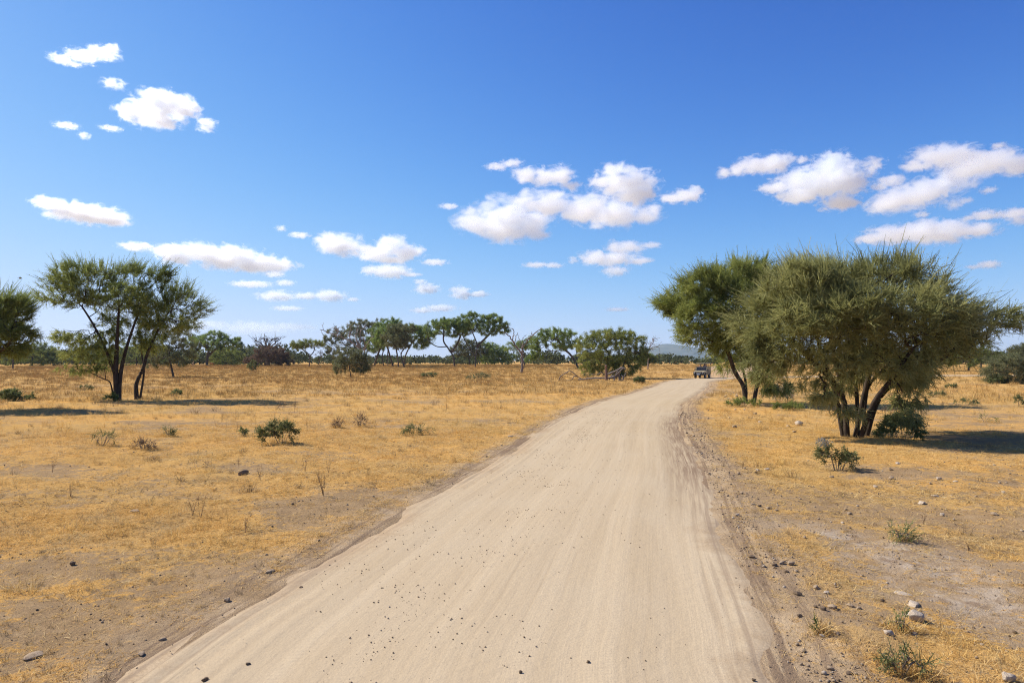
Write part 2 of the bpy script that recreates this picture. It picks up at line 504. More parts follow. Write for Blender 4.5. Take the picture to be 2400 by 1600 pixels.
# far hills on the horizon
hx = np.linspace(-9000, 9400, 300)
prof = 40 + 60 * fbm2(hx / 2600, hx * 0, 5) 
prof = prof * 0.35 + 165 * np.exp(-((hx - 1900) / 420) ** 2) + 80 * np.exp(-((hx - 2700) / 700) ** 2) + 45 * np.exp(-((hx + 5200) / 900) ** 2) + 6 * (fbm2(hx / 180, hx * 0, 6) - 0.5)
ts = np.linspace(-1, 1, 13)
HX = hx[:, None] + 0 * ts[None]
HY = 8300 + ts[None] * 900 + 200 * (fbm2(hx / 900, hx * 0 + 3, 8)[:, None] - 0.5)
HZ = prof[:, None] * (1 - np.abs(ts[None]) ** 1.3) * (0.85 + 0.3 * fbm2(HX / 300, HY / 300, 9)) - 2
m_, n_ = HX.shape
ii = np.arange(m_ * n_).reshape(m_, n_)
hq = np.stack((ii[:-1, :-1], ii[1:, :-1], ii[1:, 1:], ii[:-1, 1:]), -1).reshape(-1, 4)
m = NM('far_bushland', 0.95, 0.1)
m.color(m.ramp(m.noise(m.pos(), 0.01, 5), [(0.35, (0.05, 0.065, 0.035)), (0.65, (0.12, 0.11, 0.06))]))
tag(link('hills', mesh_np('hills', np.stack((HX, HY, HZ), -1).reshape(-1, 3), None, hq), m.m, None, True),
    'hazy blue hills on the far horizon', None, None, 'structure')
# ------------------------------------------------------------------ trees
def bark(name, dark, light, scale=9.0):
    m = NM(name, 0.9, 0.15)
    n = m.noise(m.scalev(m.objco(), (1, 1, 0.35)), scale, 5, 0.65)
    m.color(m.ramp(n, [(0.3, dark), (0.7, light)]))
    m.bump(n, 0.7, 0.03)
    return m.m

def leafmat(name, dark, mid, light, trans=0.28):
    m = NM(name, 0.75, 0.15)
    c = m.ramp(m.attr('tint'), [(0.0, dark), (0.5, mid), (1.0, light)])
    m.color(c)
    tr = m.n('ShaderNodeBsdfTranslucent')
    m.l(c, tr.inputs['Color'])
    mx = m.n('ShaderNodeMixShader'); mx.inputs[0].default_value = trans
    m.l(m.b.outputs[0], mx.inputs[1]); m.l(tr.outputs[0], mx.inputs[2])
    m.l(mx.outputs[0], m.out.inputs['Surface'])
    return m.m

BARK = bark('dark_thorn_bark', (0.02, 0.015, 0.011), (0.085, 0.062, 0.044), 7.0)
BARK_FAR = bark('grey_brown_bark', (0.06, 0.047, 0.036), (0.14, 0.11, 0.085), 3.0)
DEADWOOD = bark('bleached_dead_wood', (0.17, 0.135, 0.105), (0.38, 0.32, 0.26), 4.0)
GREYWOOD = bark('weathered_grey_wood', (0.10, 0.075, 0.06), (0.30, 0.245, 0.20), 6.0)
LEAF_OLIVE = leafmat('olive_grey_thorn_leaves', (0.1306, 0.1389, 0.0536), (0.2971, 0.2993, 0.1053), (0.5108, 0.4908, 0.2009), 0.44)
LEAF_GREEN = leafmat('green_thorn_leaves', (0.0961, 0.1223, 0.03), (0.2402, 0.273, 0.0655), (0.4347, 0.4368, 0.131), 0.45)
LEAF_DARK = leafmat('deep_green_thorn_leaves', (0.0948, 0.1247, 0.0338), (0.2148, 0.2526, 0.063), (0.3791, 0.3861, 0.108), 0.48)
LEAF_FAR = leafmat('flat_topped_acacia_leaves', (0.1277, 0.1798, 0.0453), (0.2321, 0.3049, 0.0756), (0.3713, 0.4493, 0.1322), 0.42)
LEAF_GREY = leafmat('grey_olive_bush_leaves', (0.10, 0.112, 0.05), (0.18, 0.19, 0.085), (0.27, 0.265, 0.135), 0.42)
LEAF_RED = leafmat('reddish_brown_dry_leaves', (0.0966, 0.0621, 0.0416), (0.1726, 0.1174, 0.078), (0.2348, 0.1726, 0.117), 0.4)
LEAF_FRESH = leafmat('fresh_green_leaves', (0.075, 0.095, 0.03), (0.16, 0.185, 0.065), (0.26, 0.27, 0.12), 0.4)
LEAF_BUSH = leafmat('yellow_green_bush_leaves', (0.085, 0.095, 0.03), (0.17, 0.18, 0.065), (0.28, 0.27, 0.12), 0.4)
LEAF_LINE = leafmat('dusky_green_far_bush', (0.05, 0.062, 0.028), (0.085, 0.10, 0.042), (0.13, 0.145, 0.06), 0.3)
LEAF_DRY = leafmat('dry_pale_leaves', (0.22, 0.18, 0.11), (0.34, 0.29, 0.19), (0.46, 0.41, 0.30))

def tubes(chains, sides=6):
    """chains: list of (pts (n,3), radii (n,)) -> verts, quads, closing triangles"""
    V, Q, T3, n = [], [], [], 0
    for pts, rad in chains:
        pts = np.asarray(pts, float); rad = np.asarray(rad, float)
        if len(pts) < 2: continue
        k = 8 if rad[0] > 0.10 else 6 if rad[0] > 0.035 else 4 if rad[0] > 0.012 else 3
        k = min(k, sides)
        tan = np.gradient(pts, axis=0)
        tan /= np.linalg.norm(tan, axis=1)[:, None] + 1e-9
        ref = np.where(np.abs(tan[:, 2:3]) > 0.9, np.array([[1.0, 0, 0]]), np.array([[0, 0, 1.0]]))
        a = np.cross(tan, ref); a /= np.linalg.norm(a, axis=1)[:, None] + 1e-9
        b = np.cross(tan, a)
        ang = np.arange(k) * 2 * math.pi / k
        ring = pts[:, None] + rad[:, None, None] * (np.cos(ang)[None, :, None] * a[:, None] + np.sin(ang)[None, :, None] * b[:, None])
        m = len(pts)
        V.append(ring.reshape(-1, 3))
        i = n + np.arange(m * k).reshape(m, k)
        j = np.roll(i, -1, 1)
        Q.append(np.stack((i[:-1], i[1:], j[1:], j[:-1]), -1).reshape(-1, 4))
        n += m * k
        V.append(pts[-1:]); tip = n; n += 1
        T3.append(np.stack((i[-1], np.full(k, tip), j[-1]), -1))
    return np.vstack(V), np.vstack(Q), np.vstack(T3)

def subdiv(pts, step):
    out = [np.asarray(pts[0], float)]
    for a, b in zip(pts[:-1], pts[1:]):
        a, b = np.asarray(a, float), np.asarray(b, float)
        k = max(1, int(np.ceil(np.linalg.norm(b - a) / step)))
        for q in range(1, k + 1):
            out.append(a + (b - a) * q / k)
    return out

def smooth_line(pts, n=5):
    p = np.asarray(pts, float)
    c = np.vstack((2 * p[0] - p[1], p, 2 * p[-1] - p[-2]))
    out = []
    for i in range(1, len(c) - 2):
        t = np.linspace(0, 1, n, endpoint=False)[:, None]
        p0, p1, p2, p3 = c[i - 1], c[i], c[i + 1], c[i + 2]
        out.append(0.5 * (2 * p1 + (p2 - p0) * t + (2 * p0 - 5 * p1 + 4 * p2 - p3) * t * t + (3 * p1 - p0 - 3 * p2 + p3) * t ** 3))
    return np.vstack(out + [p[-1:]])

def grow(trunks, lobes, n_targets, rng, bf=0.25, shell=0.55, fork=0.8, r_tip=0.006, expo=2.35, r_base=None, step=0.3, tr_r=None):
    """minimal-cost branching: every twig tip joins the tree where the way to it and on down to the root is shortest"""
    pos, par, plen, free = [], [], [], []
    for tr in trunks:
        pts = subdiv(tr, step)
        total = sum(np.linalg.norm(b - a) for a, b in zip(pts[:-1], pts[1:]))
        run = 0
        for i, p in enumerate(pts):
            if i: run += np.linalg.norm(p - pts[i - 1])
            pos.append(p); par.append(len(pos) - 2 if i else -1); plen.append(run * 0.6)
            free.append(run >= fork * total * 0.999)
    lob = np.array(lobes, float)
    w = (lob[:, 3] * lob[:, 4] * lob[:, 5]) ** (2 / 3)
    which = rng.choice(len(lob), n_targets, p=w / w.sum())
    u = rng.normal(size=(n_targets, 3)); u /= np.linalg.norm(u, axis=1)[:, None]
    q = rng.random(n_targets) ** (shell / 2.0)
    tg = lob[which, :3] + u * q[:, None] * lob[which, 3:6]
    n0 = len(pos); N = n0 + n_targets
    P_ = np.zeros((N, 3)); P_[:n0] = pos
    parent = np.full(N, -1); parent[:n0] = par
    pl = np.zeros(N); pl[:n0] = plen
    best = np.full(n_targets, 1e9); bi = np.zeros(n_targets, int)
    fr = np.where(free)[0]
    for i in fr:
        d = np.linalg.norm(tg - P_[i], axis=1) ; c = d + bf * pl[i]
        mk = c < best; best[mk] = c[mk]; bi[mk] = i
    done = np.zeros(n_targets, bool)
    for k in range(n_targets):
        t = int(np.argmin(np.where(done, 1e9, best)))
        done[t] = True
        i = n0 + k
        P_[i] = tg[t]; parent[i] = bi[t]
        pl[i] = pl[bi[t]] + np.linalg.norm(tg[t] - P_[bi[t]])
        c = np.linalg.norm(tg - tg[t], axis=1) + bf * pl[i]
        mk = (c < best) & ~done; best[mk] = c[mk]; bi[mk] = i
    # pipe model, from the tips down
    cnt = np.zeros(N)
    kids = [[] for _ in range(N)]
    for i in range(N):
        if parent[i] >= 0: kids[parent[i]].append(i)
    order = list(range(n0, N))[::-1] + list(range(n0))[::-1]
    for i in order:
        cnt[i] = cnt[i] if kids[i] else 1.0
        if parent[i] >= 0: cnt[parent[i]] += cnt[i]
    rad = r_tip * cnt ** (1 / expo)
    if r_base is not None:
        roots = [i for i in range(n0) if parent[i] < 0]
        f = r_base / max(rad[i] for i in roots)
        big = np.clip(np.log(cnt + 1) / math.log(max(cnt) + 1), 0, 1)
        rad = rad * (1 + (f - 1) * big)
    if tr_r is not None:
        roots = [i for i in range(n0) if parent[i] < 0] + [n0]
        for (ra, rb), i0, i1 in zip(tr_r, roots[:-1], roots[1:]):
            rad[i0:i1] = np.linspace(ra, rb, i1 - i0)
            cap = rb * 0.9
    # chains that follow the thickest child
    chains, stack = [], [i for i in range(n0) if parent[i] < 0]
    starts = [(None, i) for i in stack]
    while starts:
        p, i = starts.pop()
        ids = [p, i] if p is not None else [i]
        while kids[i]:
            ks = sorted(kids[i], key=lambda q_: -cnt[q_])
            for o_ in ks[1:]: starts.append((i, o_))
            i = ks[0]; ids.append(i)
        if len(ids) < 2: continue
        pts = P_[ids].copy(); rr = rad[ids].copy()
        if p is not None: rr[0] = min(rr[0], rr[1] * 1.15)
        if p is None: rr[0] *= 1.35; rr[1:3] = rr[1:3] * 1.08
        # natural kinks
        if len(pts) > 2:
            pts = smooth_line(pts, 2) if len(pts) < 60 else pts
            rr = np.interp(np.linspace(0, 1, len(pts)), np.linspace(0, 1, len(rr)), rr)
        rr = np.maximum(rr, r_tip * 0.7)
        chains.append((pts, rr))
    dirs = np.zeros((N, 3)); hp = parent >= 0
    dirs[hp] = P_[hp] - P_[parent[hp]]
    dirs /= np.linalg.norm(dirs, axis=1)[:, None] + 1e-9
    return dict(pos=P_, parent=parent, n0=n0, cnt=cnt, rad=rad, chains=chains, dirs=dirs)

def spray(base, d, L, width, rng, leaflets=8, leaf=(0.05, 0.022), curl=0.35, tint=None, stem=True, tri=False):
    """leafy twigs: a thin bent ribbon with small leaflets on both sides; every argument per twig"""
    n = len(base)
    up = np.array([0, 0, 1.0])
    side = np.cross(d, rng.normal(size=(n, 3))); side /= np.linalg.norm(side, axis=1)[:, None] + 1e-9
    nor = np.cross(d, side)
    bend = (rng.normal(size=(n, 1)) * 0.5 + 0.1) * curl
    L = L[:, None]
    K = 4
    ts = np.linspace(0, 1, K)
    cen = np.stack([base + d * L * t + nor * L * bend * t * t for t in ts], 1)      # n,K,3
    V, T, Q, A, off = [], [], [], [], 0
    tint = rng.random(n) if tint is None else tint
    if stem:
        w = width * np.array([0.9, 1.0, 0.8, 0.25])
        left = cen - side[:, None] * w[None, :, None]; right = cen + side[:, None] * w[None, :, None]
        V.append(np.concatenate((left, right), 1).reshape(-1, 3))
        i0 = np.arange(n)[:, None] * (2 * K)
        for s in range(K - 1):
            Q.append(np.concatenate((i0 + s, i0 + s + 1, i0 + K + s + 1, i0 + K + s), 1))
        A.append(np.repeat(tint, 2 * K)); off += n * 2 * K
    if leaflets:
        m = leaflets
        t = (np.arange(m) + 0.6) / m
        t = np.clip(t[None] + rng.normal(size=(n, m)) * 0.05, 0.05, 1.0)
        c = base[:, None] + d[:, None] * (L * t)[..., None] + nor[:, None] * (L * bend * t * t)[..., None]
        sg = np.where(np.arange(m) % 2 == 0, 1.0, -1.0)
        ld = side[:, None] * sg[None, :, None] + d[:, None] * 0.7 + rng.normal(size=(n, m, 3)) * 0.45
        ld /= np.linalg.norm(ld, axis=2)[..., None]
        lw = np.cross(ld, rng.normal(size=(n, m, 3))); lw /= np.linalg.norm(lw, axis=2)[..., None] + 1e-9
        tp = (1.15 - 0.65 * t)[..., None]; ll = leaf[0] * tp * rng.uniform(0.6, 1.3, (n, m, 1)); wd = leaf[1] * tp * rng.uniform(0.6, 1.3, (n, m, 1))
        a = c; b = c + ld * ll * 0.55 + lw * wd; e = c + ld * ll; f = c + ld * ll * 0.55 - lw * wd
        if tri:
            V.append(np.stack((b, e + (e - a) * 0.15, f), 2).reshape(-1, 3))
            T.append(off + np.arange(n * m)[:, None] * 3 + np.array([[0, 1, 2]]))
        else:
            V.append(np.stack((a, b, e, f), 2).reshape(-1, 3))
            Q.append(off + np.arange(n * m)[:, None] * 4 + np.array([[0, 1, 2, 3]]))
        r = 3 if tri else 4
        A.append(np.repeat(np.clip(tint[:, None] + rng.normal(size=(n, m)) * 0.12, 0, 1).ravel(), r)); off += n * m * r
    return np.vstack(V), (np.vstack(Q) if Q else None), (np.vstack(T) if T else None), np.concatenate(A)

def tree(name, label, cat, base, lobes_px, trunks_px, d, rng_seed, n_targets=700, n_twigs=6000, twig=(0.25, 0.5), width=0.012, leaflets=6, leaf=(0.05, 0.02),
         leafm=None, barkm=None, bf=0.25, shell=0.7, fork=0.8, r_base=0.18, r_tip=0.006, up=0.25, spread=0.8, depth=1.0, group=None, lobe_clump=0.5, curl=0.35, step=0.3, sink=0.15, inner=0.25, parts=('trunk', 'crown'), stem=True, tri=False, whips=0, droop=0.35, tr_r=None):
    """one tree: an empty at the foot, > trunk (with limbs and twigs), > crown.
    lobes_px: (px, py, rx, ry[, depth offset m]) in photograph pixels at distance d; trunks_px: polylines (px, py[, depth m])"""
    rng = np.random.default_rng(rng_seed)
    k = d / 1600.0
    bx, by = (base[0] - 1200) * k, d
    bz = gz(bx, by)
    root = empty(name, (bx, by, bz))
    tag(root, label, cat, group)
    def loc(px, py, dy=0.0):
        q = at(px, py, d)
        return np.array((q[0] - bx, dy, q[2] - bz))
    lobes = []
    for L in lobes_px:
        px, py, rx, ry = L[:4]
        dy = L[4] if len(L) > 4 else 0.0
        q = loc(px, py)
        dr = (L[5] if len(L) > 5 else max(0.75 * rx * k, ry * k) * depth)
        lobes.append((q[0], dy, q[2], rx * k, dr, ry * k))
    trunks = []
    for t in trunks_px:
        pts = [loc(p[0], p[1], p[2] if len(p) > 2 else 0.0) for p in t]
        if t[0][1] is not None and abs(pts[0][2]) < 1.2: pts[0][2] = -sink
        trunks.append(smooth_line(pts, 4))
    g = grow(trunks, lobes, n_targets, rng, bf, shell, fork, r_tip, r_base=r_base, step=step, tr_r=tr_r)
    tv, tq, t3 = tubes(g['chains'])
    link(parts[0], mesh_np(parts[0], tv, t3, tq), barkm or BARK, root, True)
    # foliage along the thin wood
    thin = np.where(g['cnt'] < max(3.0, 0.006 * g['cnt'].max()))[0]
    thin = thin[thin >= g['n0']]
    pick = rng.choice(thin, n_twigs)
    t = rng.random((n_twigs, 1))
    b0 = g['pos'][pick] * t + g['pos'][np.maximum(g['parent'][pick], 0)] * (1 - t)
    cen = np.average(np.array(lobes)[:, :3], axis=0, weights=np.array(lobes)[:, 3])
    outw = b0 - cen; outw /= np.linalg.norm(outw, axis=1)[:, None] + 1e-9
    clump = fbm3(b0 / (lobe_clump * 2) + rng_seed, 3, 2)
    keep = rng.random(n_twigs) < np.clip(0.30 + 3.6 * (clump - 0.40), inner, 1.0)
    b0, outw, pick, clump = b0[keep], outw[keep], pick[keep], clump[keep]
    n = len(b0)
    top = np.clip((b0[:, 2] - np.median(b0[:, 2])) / (np.ptp(b0[:, 2]) * 0.5 + 1e-6), -1, 1)[:, None]
    d0 = g['dirs'][pick] * 0.6 + outw * spread * 0.5 + rng.normal(size=(n, 3)) * 0.42 + np.array([0, 0, 1.0]) * (up * (0.4 + 0.9 * top) - droop * np.clip(-top, 0, 1))
    d0 /= np.linalg.norm(d0, axis=1)[:, None]
    L = rng.uniform(twig[0], twig[1], n)
    tint = np.clip(0.5 + 0.9 * (fbm3(b0 / (lobe_clump * 3) + 9 + rng_seed, 4, 2) - 0.5) + rng.normal(size=n) * 0.16, 0, 1)
    if whips:                                    # long bare-ended shoots that stand out of the crown
        far = np.argsort(-np.abs(outw).sum(1) * 0 - (b0[:, 2] + 0.35 * np.abs(b0[:, 0])))[:n // 3]
        w = rng.choice(far, min(whips, len(far)), replace=False)
        L[w] *= rng.uniform(1.4, 2.2, len(w)); d0[w] = d0[w] * 0.4 + outw[w] * 0.8 + np.array([0, 0, 0.3])
        d0[w] /= np.linalg.norm(d0[w], axis=1)[:, None]
    v, q, f3, a = spray(b0, d0, L, width, rng, leaflets, leaf, curl, tint, stem, tri)
    link(parts[1], mesh_np(parts[1], v, f3, q, {'tint': a}), leafm or LEAF_GREEN, root)
    return root

# --- the four near thorn trees
def dof(seed, *l):                   # spreads lobes in depth
    r = random.Random(seed)
    return [(*q[:4], (q[4] if len(q) > 4 else r.uniform(-1, 1) * 1.2)) for q in l]

TALL = tree('thorn_tree', 'tallest thorn tree, many stemmed with a broad olive crown, beside the bent road', 'tree', (1985, 1018),
     [(1860, 680, 105, 55, -1.2), (1950, 655, 105, 45, 0.6), (2080, 655, 110, 48, -0.6), (2180, 685, 90, 45, 0.4), (2275, 735, 80, 36, 0.2), (2335, 755, 45, 30, -0.4), (2300, 790, 55, 24, 0.8),
      (1800, 730, 50, 40, -0.5), (1850, 765, 85, 55, -2.0), (1960, 745, 105, 60, -2.2), (2080, 750, 115, 60, -2.0), (2190, 785, 90, 45, -1.0), (2250, 822, 60, 26, 0.5),
      (1825, 838, 60, 34, -1.0), (1765, 850, 36, 22, -0.8), (1930, 838, 75, 45, -1.5), (2060, 840, 95, 40, -1.2), (2150, 866, 60, 24, 0.8), (2000, 720, 150, 70, 1.8), (2130, 780, 120, 55, 2.0), (1880, 890, 40, 20, -1.0), (1795, 880, 34, 14, 0.2), (2098, 890, 45, 16, -0.8), (2015, 882, 40, 18, 0.6), (2180, 882, 40, 14, 0.3), (1940, 900, 24, 14, -1.2), (1785, 800, 50, 42, -0.6), (1750, 765, 36, 34, 0.2), (1905, 925, 34, 18, -1.2), (2095, 928, 44, 18, -0.8), (1955, 955, 40, 14, -1.3), (2075, 965, 34, 14, -1.4), (2000, 915, 40, 16, 1.2)],
     [[(1978, 1020), (1962, 960, -0.1), (1945, 900, -0.3), (1915, 850, -0.6), (1890, 790, -0.9)],
      [(1986, 1022, 0.1), (1988, 960, 0.3), (1985, 900, 0.5), (1975, 830, 0.7), (1965, 760, 0.8)],
      [(2000, 1020, -0.1), (2010, 950, -0.3), (2020, 880, -0.5), (2030, 800, -0.9), (2050, 730, -1.2)],
      [(2030, 998, 0.3), (2042, 940, 0.4), (2052, 900, 0.4), (2090, 860, 0.4), (2150, 800, 0.5)],
      [(2026, 1000, 0.5), (2034, 940, 0.8), (2040, 880, 1.0), (2080, 790, 1.2)],
      [(1982, 1018, -0.1), (1966, 940, -0.4), (1925, 885, -0.7), (1870, 840, -1.0), (1830, 800, -1.1)], [(2034, 996, 0.2), (2066, 930, 0.1), (2120, 882, -0.2), (2195, 840, -0.3), (2250, 800, -0.3)],
      [(1994, 1016, 0.2), (2000, 920, 0.9), (2012, 840, 1.4), (2020, 760, 1.8)], [(2008, 1012, -0.2), (2022, 940, -0.8), (2050, 880, -1.3), (2075, 820, -1.7)]],
     25.6, 11, n_targets=4200, n_twigs=62000, twig=(0.25, 0.65), width=0.011, leaflets=6, leaf=(0.075, 0.026), tri=True, leafm=LEAF_OLIVE, bf=0.22, r_base=0.10, r_tip=0.0055, fork=0.7, lobe_clump=0.42, whips=1800, curl=0.6, inner=0.12)

REAR = tree('thorn_tree', 'green twin stemmed thorn tree standing behind the tallest one at the road bend', 'tree', (1755, 945),
     [(1650, 680, 70, 45, -1.0), (1730, 650, 80, 36, 0.4), (1800, 650, 80, 42, 0.8), (1605, 705, 55, 40, 0.0), (1575, 715, 35, 24, 0.3), (1645, 750, 75, 50, -1.5), (1740, 725, 95, 55, -1.2), (1830, 735, 70, 60, 0.5),
      (1612, 782, 36, 26, -0.5), (1665, 800, 60, 26, -0.8), (1740, 805, 85, 45, 0.8), (1800, 860, 45, 30, 0.6), (1820, 905, 40, 22, 0.3), (1725, 850, 40, 22, 1.0)],
     [[(1748, 946), (1742, 905), (1722, 870), (1700, 820, -0.4), (1670, 760, -0.7)],
      [(1768, 944, 0.2), (1778, 905, 0.3), (1790, 870, 0.3), (1795, 810, 0.5), (1780, 740, 0.6)],
      [(1750, 946, 0.1), (1752, 900, 0.3), (1745, 850, 0.6), (1735, 780, 0.7)]],
     44.8, 12, n_targets=2600, n_twigs=34000, twig=(0.3, 0.75), width=0.016, leaflets=5, tri=True, leaf=(0.14, 0.045), leafm=LEAF_GREEN, bf=0.22, r_base=0.14, r_tip=0.008, fork=0.7, lobe_clump=0.6, whips=1100, curl=0.6, inner=0.12)

WIDE = tree('thorn_tree', 'wide open crowned thorn tree with one straight dark trunk on the western plain', 'tree', (273, 938),
     [(150, 665, 60, 22, 0.0), (200, 655, 75, 38, -0.6), (250, 640, 70, 30, 0.4), (320, 650, 70, 38, 0.2), (375, 640, 32, 26, 0.3), (180, 700, 75, 26, -0.5), (250, 700, 80, 45, 0.8), (320, 710, 60, 50, -0.8),
      (195, 790, 60, 20, -0.6), (170, 825, 40, 26, 0.2), (230, 820, 55, 34, -0.3), (190, 862, 55, 16, 0.0), (250, 770, 55, 35, 0.8), (240, 860, 40, 18, 0.4)],
     [[(273, 938), (273, 905), (271, 870), (273, 830), (279, 780, -0.2), (285, 720, -0.3)], [(271, 880), (262, 852, -0.1), (250, 810, -0.3), (228, 760, -0.5), (205, 720, -0.6)],
      [(276, 938, 0.1), (279, 890, 0.1), (286, 840, 0.2), (300, 780, 0.4), (322, 715, 0.5)], [(268, 905), (255, 898, 0.2), (235, 888, 0.4), (212, 878, 0.5)]],
     48.2, 13, n_targets=1900, n_twigs=17000, twig=(0.25, 0.65), width=0.014, leaflets=5, tri=True, leaf=(0.12, 0.038), whips=900, leafm=LEAF_DARK, bf=0.25, r_base=0.09, tr_r=[(0.21, 0.07), (0.11, 0.055), (0.17, 0.06), (0.06, 0.03)], r_tip=0.007, fork=0.62, lobe_clump=0.6, inner=0.06)

LEAN = tree('thorn_tree', 'leaning thorn tree with a twisted thin trunk growing against the wide one', 'tree', (321, 933),
     [(395, 690, 50, 36, 0.2), (435, 705, 45, 28, -0.4), (460, 725, 28, 22, 0.3), (350, 730, 50, 45, 0.6), (395, 745, 60, 32, -0.7), (345, 790, 40, 35, 0.4), (430, 760, 40, 20, 0.5)],
     [[(321, 934), (319, 905), (325, 885), (336, 862), (345, 830), (365, 785), (388, 745)],
      [(327, 900, 0.05), (334, 870, 0.2), (325, 830, 0.4), (322, 780, 0.5)]],
     49.4, 14, n_targets=1100, n_twigs=8500, twig=(0.25, 0.65), width=0.014, leaflets=5, tri=True, leaf=(0.12, 0.038), whips=500, leafm=LEAF_DARK, bf=0.25, r_base=0.09, tr_r=[(0.15, 0.06), (0.08, 0.04)], r_tip=0.007, fork=0.7, lobe_clump=0.6, inner=0.06)

EDGE = tree('thorn_tree', 'dark thorn tree cut off by the western edge of the view', 'tree', (-75, 960),
     [(30, 731, 45, 32, 0.0), (-25, 716, 70, 40, 0.4), (-100, 721, 80, 45, -0.4), (45, 781, 42, 21, 0.3), (-10, 786, 60, 32, -0.5), (10, 816, 40, 16, 0.6), (-120, 786, 80, 36, 0.5), (-60, 756, 70, 45, 1.2)],
     [[(-75, 960), (-70, 910), (-60, 870), (-30, 838), (10, 815)], [(-78, 960, 0.1), (-85, 900, 0.3), (-90, 830, 0.4), (-70, 760, 0.4)]],
     39.0, 15, n_targets=1300, n_twigs=15000, twig=(0.3, 0.7), width=0.015, leaflets=5, whips=700, tri=True, leaf=(0.095, 0.032), leafm=LEAF_DARK, bf=0.25, r_base=0.19, r_tip=0.008, fork=0.7, lobe_clump=0.6, inner=0.15)
print('near trees', time.time() - T0)

# --- trees of the middle distance and the grove behind (crowns of leaf clumps)
GROVE = 'acacias of the distant grove'
def far_tree(label, base, lobes, trunks, d, seed, leafm=LEAF_FAR, n=2600, size=1.0, r_base=0.32, cat='tree', name='acacia_tree', tg=260, group=GROVE, barkm=None, up=0.15, inner=0.6, fork=0.7, curl=0.3, shell=0.8):
    s = d / 250.0 * size
    r_base = r_base * 0.62
    lobes = [(q[0], q[1], q[2] * 1.2, q[3] * 1.4) for q in lobes]
    return tree(name, label, cat, base, lobes, trunks, d, seed, n_targets=int(tg * 1.5), n_twigs=int(n * 2.5), twig=(0.35 * s + 0.2, 0.9 * s + 0.35), width=0.03 * s + 0.008, leaflets=5, leaf=(0.42 * s + 0.02, 0.15 * s + 0.008), stem=False, tri=True,
                leafm=leafm, barkm=barkm or BARK_FAR, bf=0.22, r_base=r_base, r_tip=0.025 * s + 0.004, fork=fork, lobe_clump=1.5 * s, up=up, group=group, step=0.8, sink=0.3, inner=inner, curl=curl, shell=shell)

far_tree('small grey green tree between the leaning thorn tree and the umbrella acacia', (408, 884),
     [(390, 790, 34, 16), (425, 795, 34, 18), (375, 820, 32, 18), (425, 825, 36, 20), (400, 835, 48, 18), (365, 845, 25, 12)], [[(408, 884), (402, 862), (398, 842), (396, 815)]], 112, 21, LEAF_GREY, 3200, r_base=0.26, name='thorn_tree', group=None)
far_tree('broad umbrella acacia with a stout trunk and layered crown in the west', (485, 856),
     [(505, 786, 26, 7), (470, 795, 34, 8), (535, 797, 28, 7), (555, 808, 16, 5), (500, 803, 46, 8), (460, 810, 26, 8), (520, 815, 30, 5), (455, 828, 18, 10)], [[(485, 858), (486, 838), (490, 822), (500, 805)], [(488, 835), (505, 818), (535, 804)]], 240, 22, n=3200, r_base=0.75)
far_tree('low round tree in the shade east of the umbrella acacia', (530, 856), [(528, 826, 30, 9), (545, 838, 24, 12), (510, 838, 22, 12), (530, 846, 36, 9)], [[(530, 857), (530, 845)]], 262, 23, LEAF_DARK, 1800)
far_tree('dark hump shaped acacia thicket behind the edge tree', (75, 855), [(80, 815, 34, 11), (50, 826, 30, 14), (110, 828, 28, 14), (80, 838, 55, 14), (20, 836, 28, 14), (130, 840, 22, 12)], [[(75, 857), (76, 838)]], 245, 24, LEAF_DARK, 3600)
far_tree('yellowish umbrella tree with a pale leaning trunk behind the edge tree', (30, 862), [(32, 818, 24, 5), (45, 822, 18, 6), (15, 824, 18, 6)], [[(30, 862), (31, 842), (34, 825)]], 190, 25, LEAF_BUSH, 900, r_base=0.3)
far_tree('thorn thicket seen through the twin thorn trees', (320, 856), [(300, 815, 30, 14), (345, 825, 30, 16), (300, 838, 50, 14), (360, 845, 26, 10), (260, 842, 30, 12)], [[(320, 857), (320, 838)]], 250, 26, LEAF_DARK, 2800)
far_tree('reddish brown dome shaped tree under the bare baobab', (632, 855), [(632, 822, 32, 8), (610, 834, 22, 10), (655, 834, 22, 11), (630, 838, 38, 12), (590, 846, 20, 8), (665, 848, 20, 8)], [[(632, 857), (630, 838)]], 230, 27, LEAF_RED, 2400)
far_tree('small flat topped tree with a thin crooked trunk standing alone', (724, 857), [(702, 806, 18, 7), (728, 804, 20, 8), (748, 806, 12, 6), (712, 812, 20, 5), (695, 812, 10, 5)], [[(724, 858), (726, 840), (722, 828), (708, 818)], [(726, 835), (735, 824), (738, 812)]], 210, 28, LEAF_DARK, 1400, size=0.8, r_base=0.25, tg=160)
far_tree('grey leafy bush tree in front of the grove with a thin dark stem', (824, 884), [(805, 832, 22, 12), (832, 838, 26, 14), (850, 850, 18, 14), (810, 855, 26, 12), (790, 862, 14, 10), (845, 862, 22, 8)], [[(824, 884), (820, 868), (818, 850)]], 112, 29, LEAF_GREY, 3000, r_base=0.12, name='bush_tree', inner=0.3)
far_tree('large grey green acacia behind the bare pale tree', (850, 856), [(870, 758, 30, 11), (830, 770, 40, 14), (790, 790, 32, 14), (845, 790, 50, 16), (765, 800, 18, 10), (800, 812, 36, 14), (860, 810, 36, 14), (785, 826, 26, 9)], [[(850, 858), (848, 830), (840, 800)], [(850, 850), (862, 820), (868, 790)]], 245, 30, LEAF_GREY, 4200, r_base=0.5)
far_tree('tall rounded acacia at the heart of the grove with drooping sides', (893, 858), [(918, 758, 24, 9), (905, 770, 32, 12), (890, 785, 28, 16), (935, 775, 24, 14), (885, 805, 20, 16), (925, 795, 30, 12)], [[(876, 858), (884, 835), (893, 812), (900, 790)], [(900, 858), (896, 835), (902, 810)]], 225, 31, n=3600, r_base=0.5)
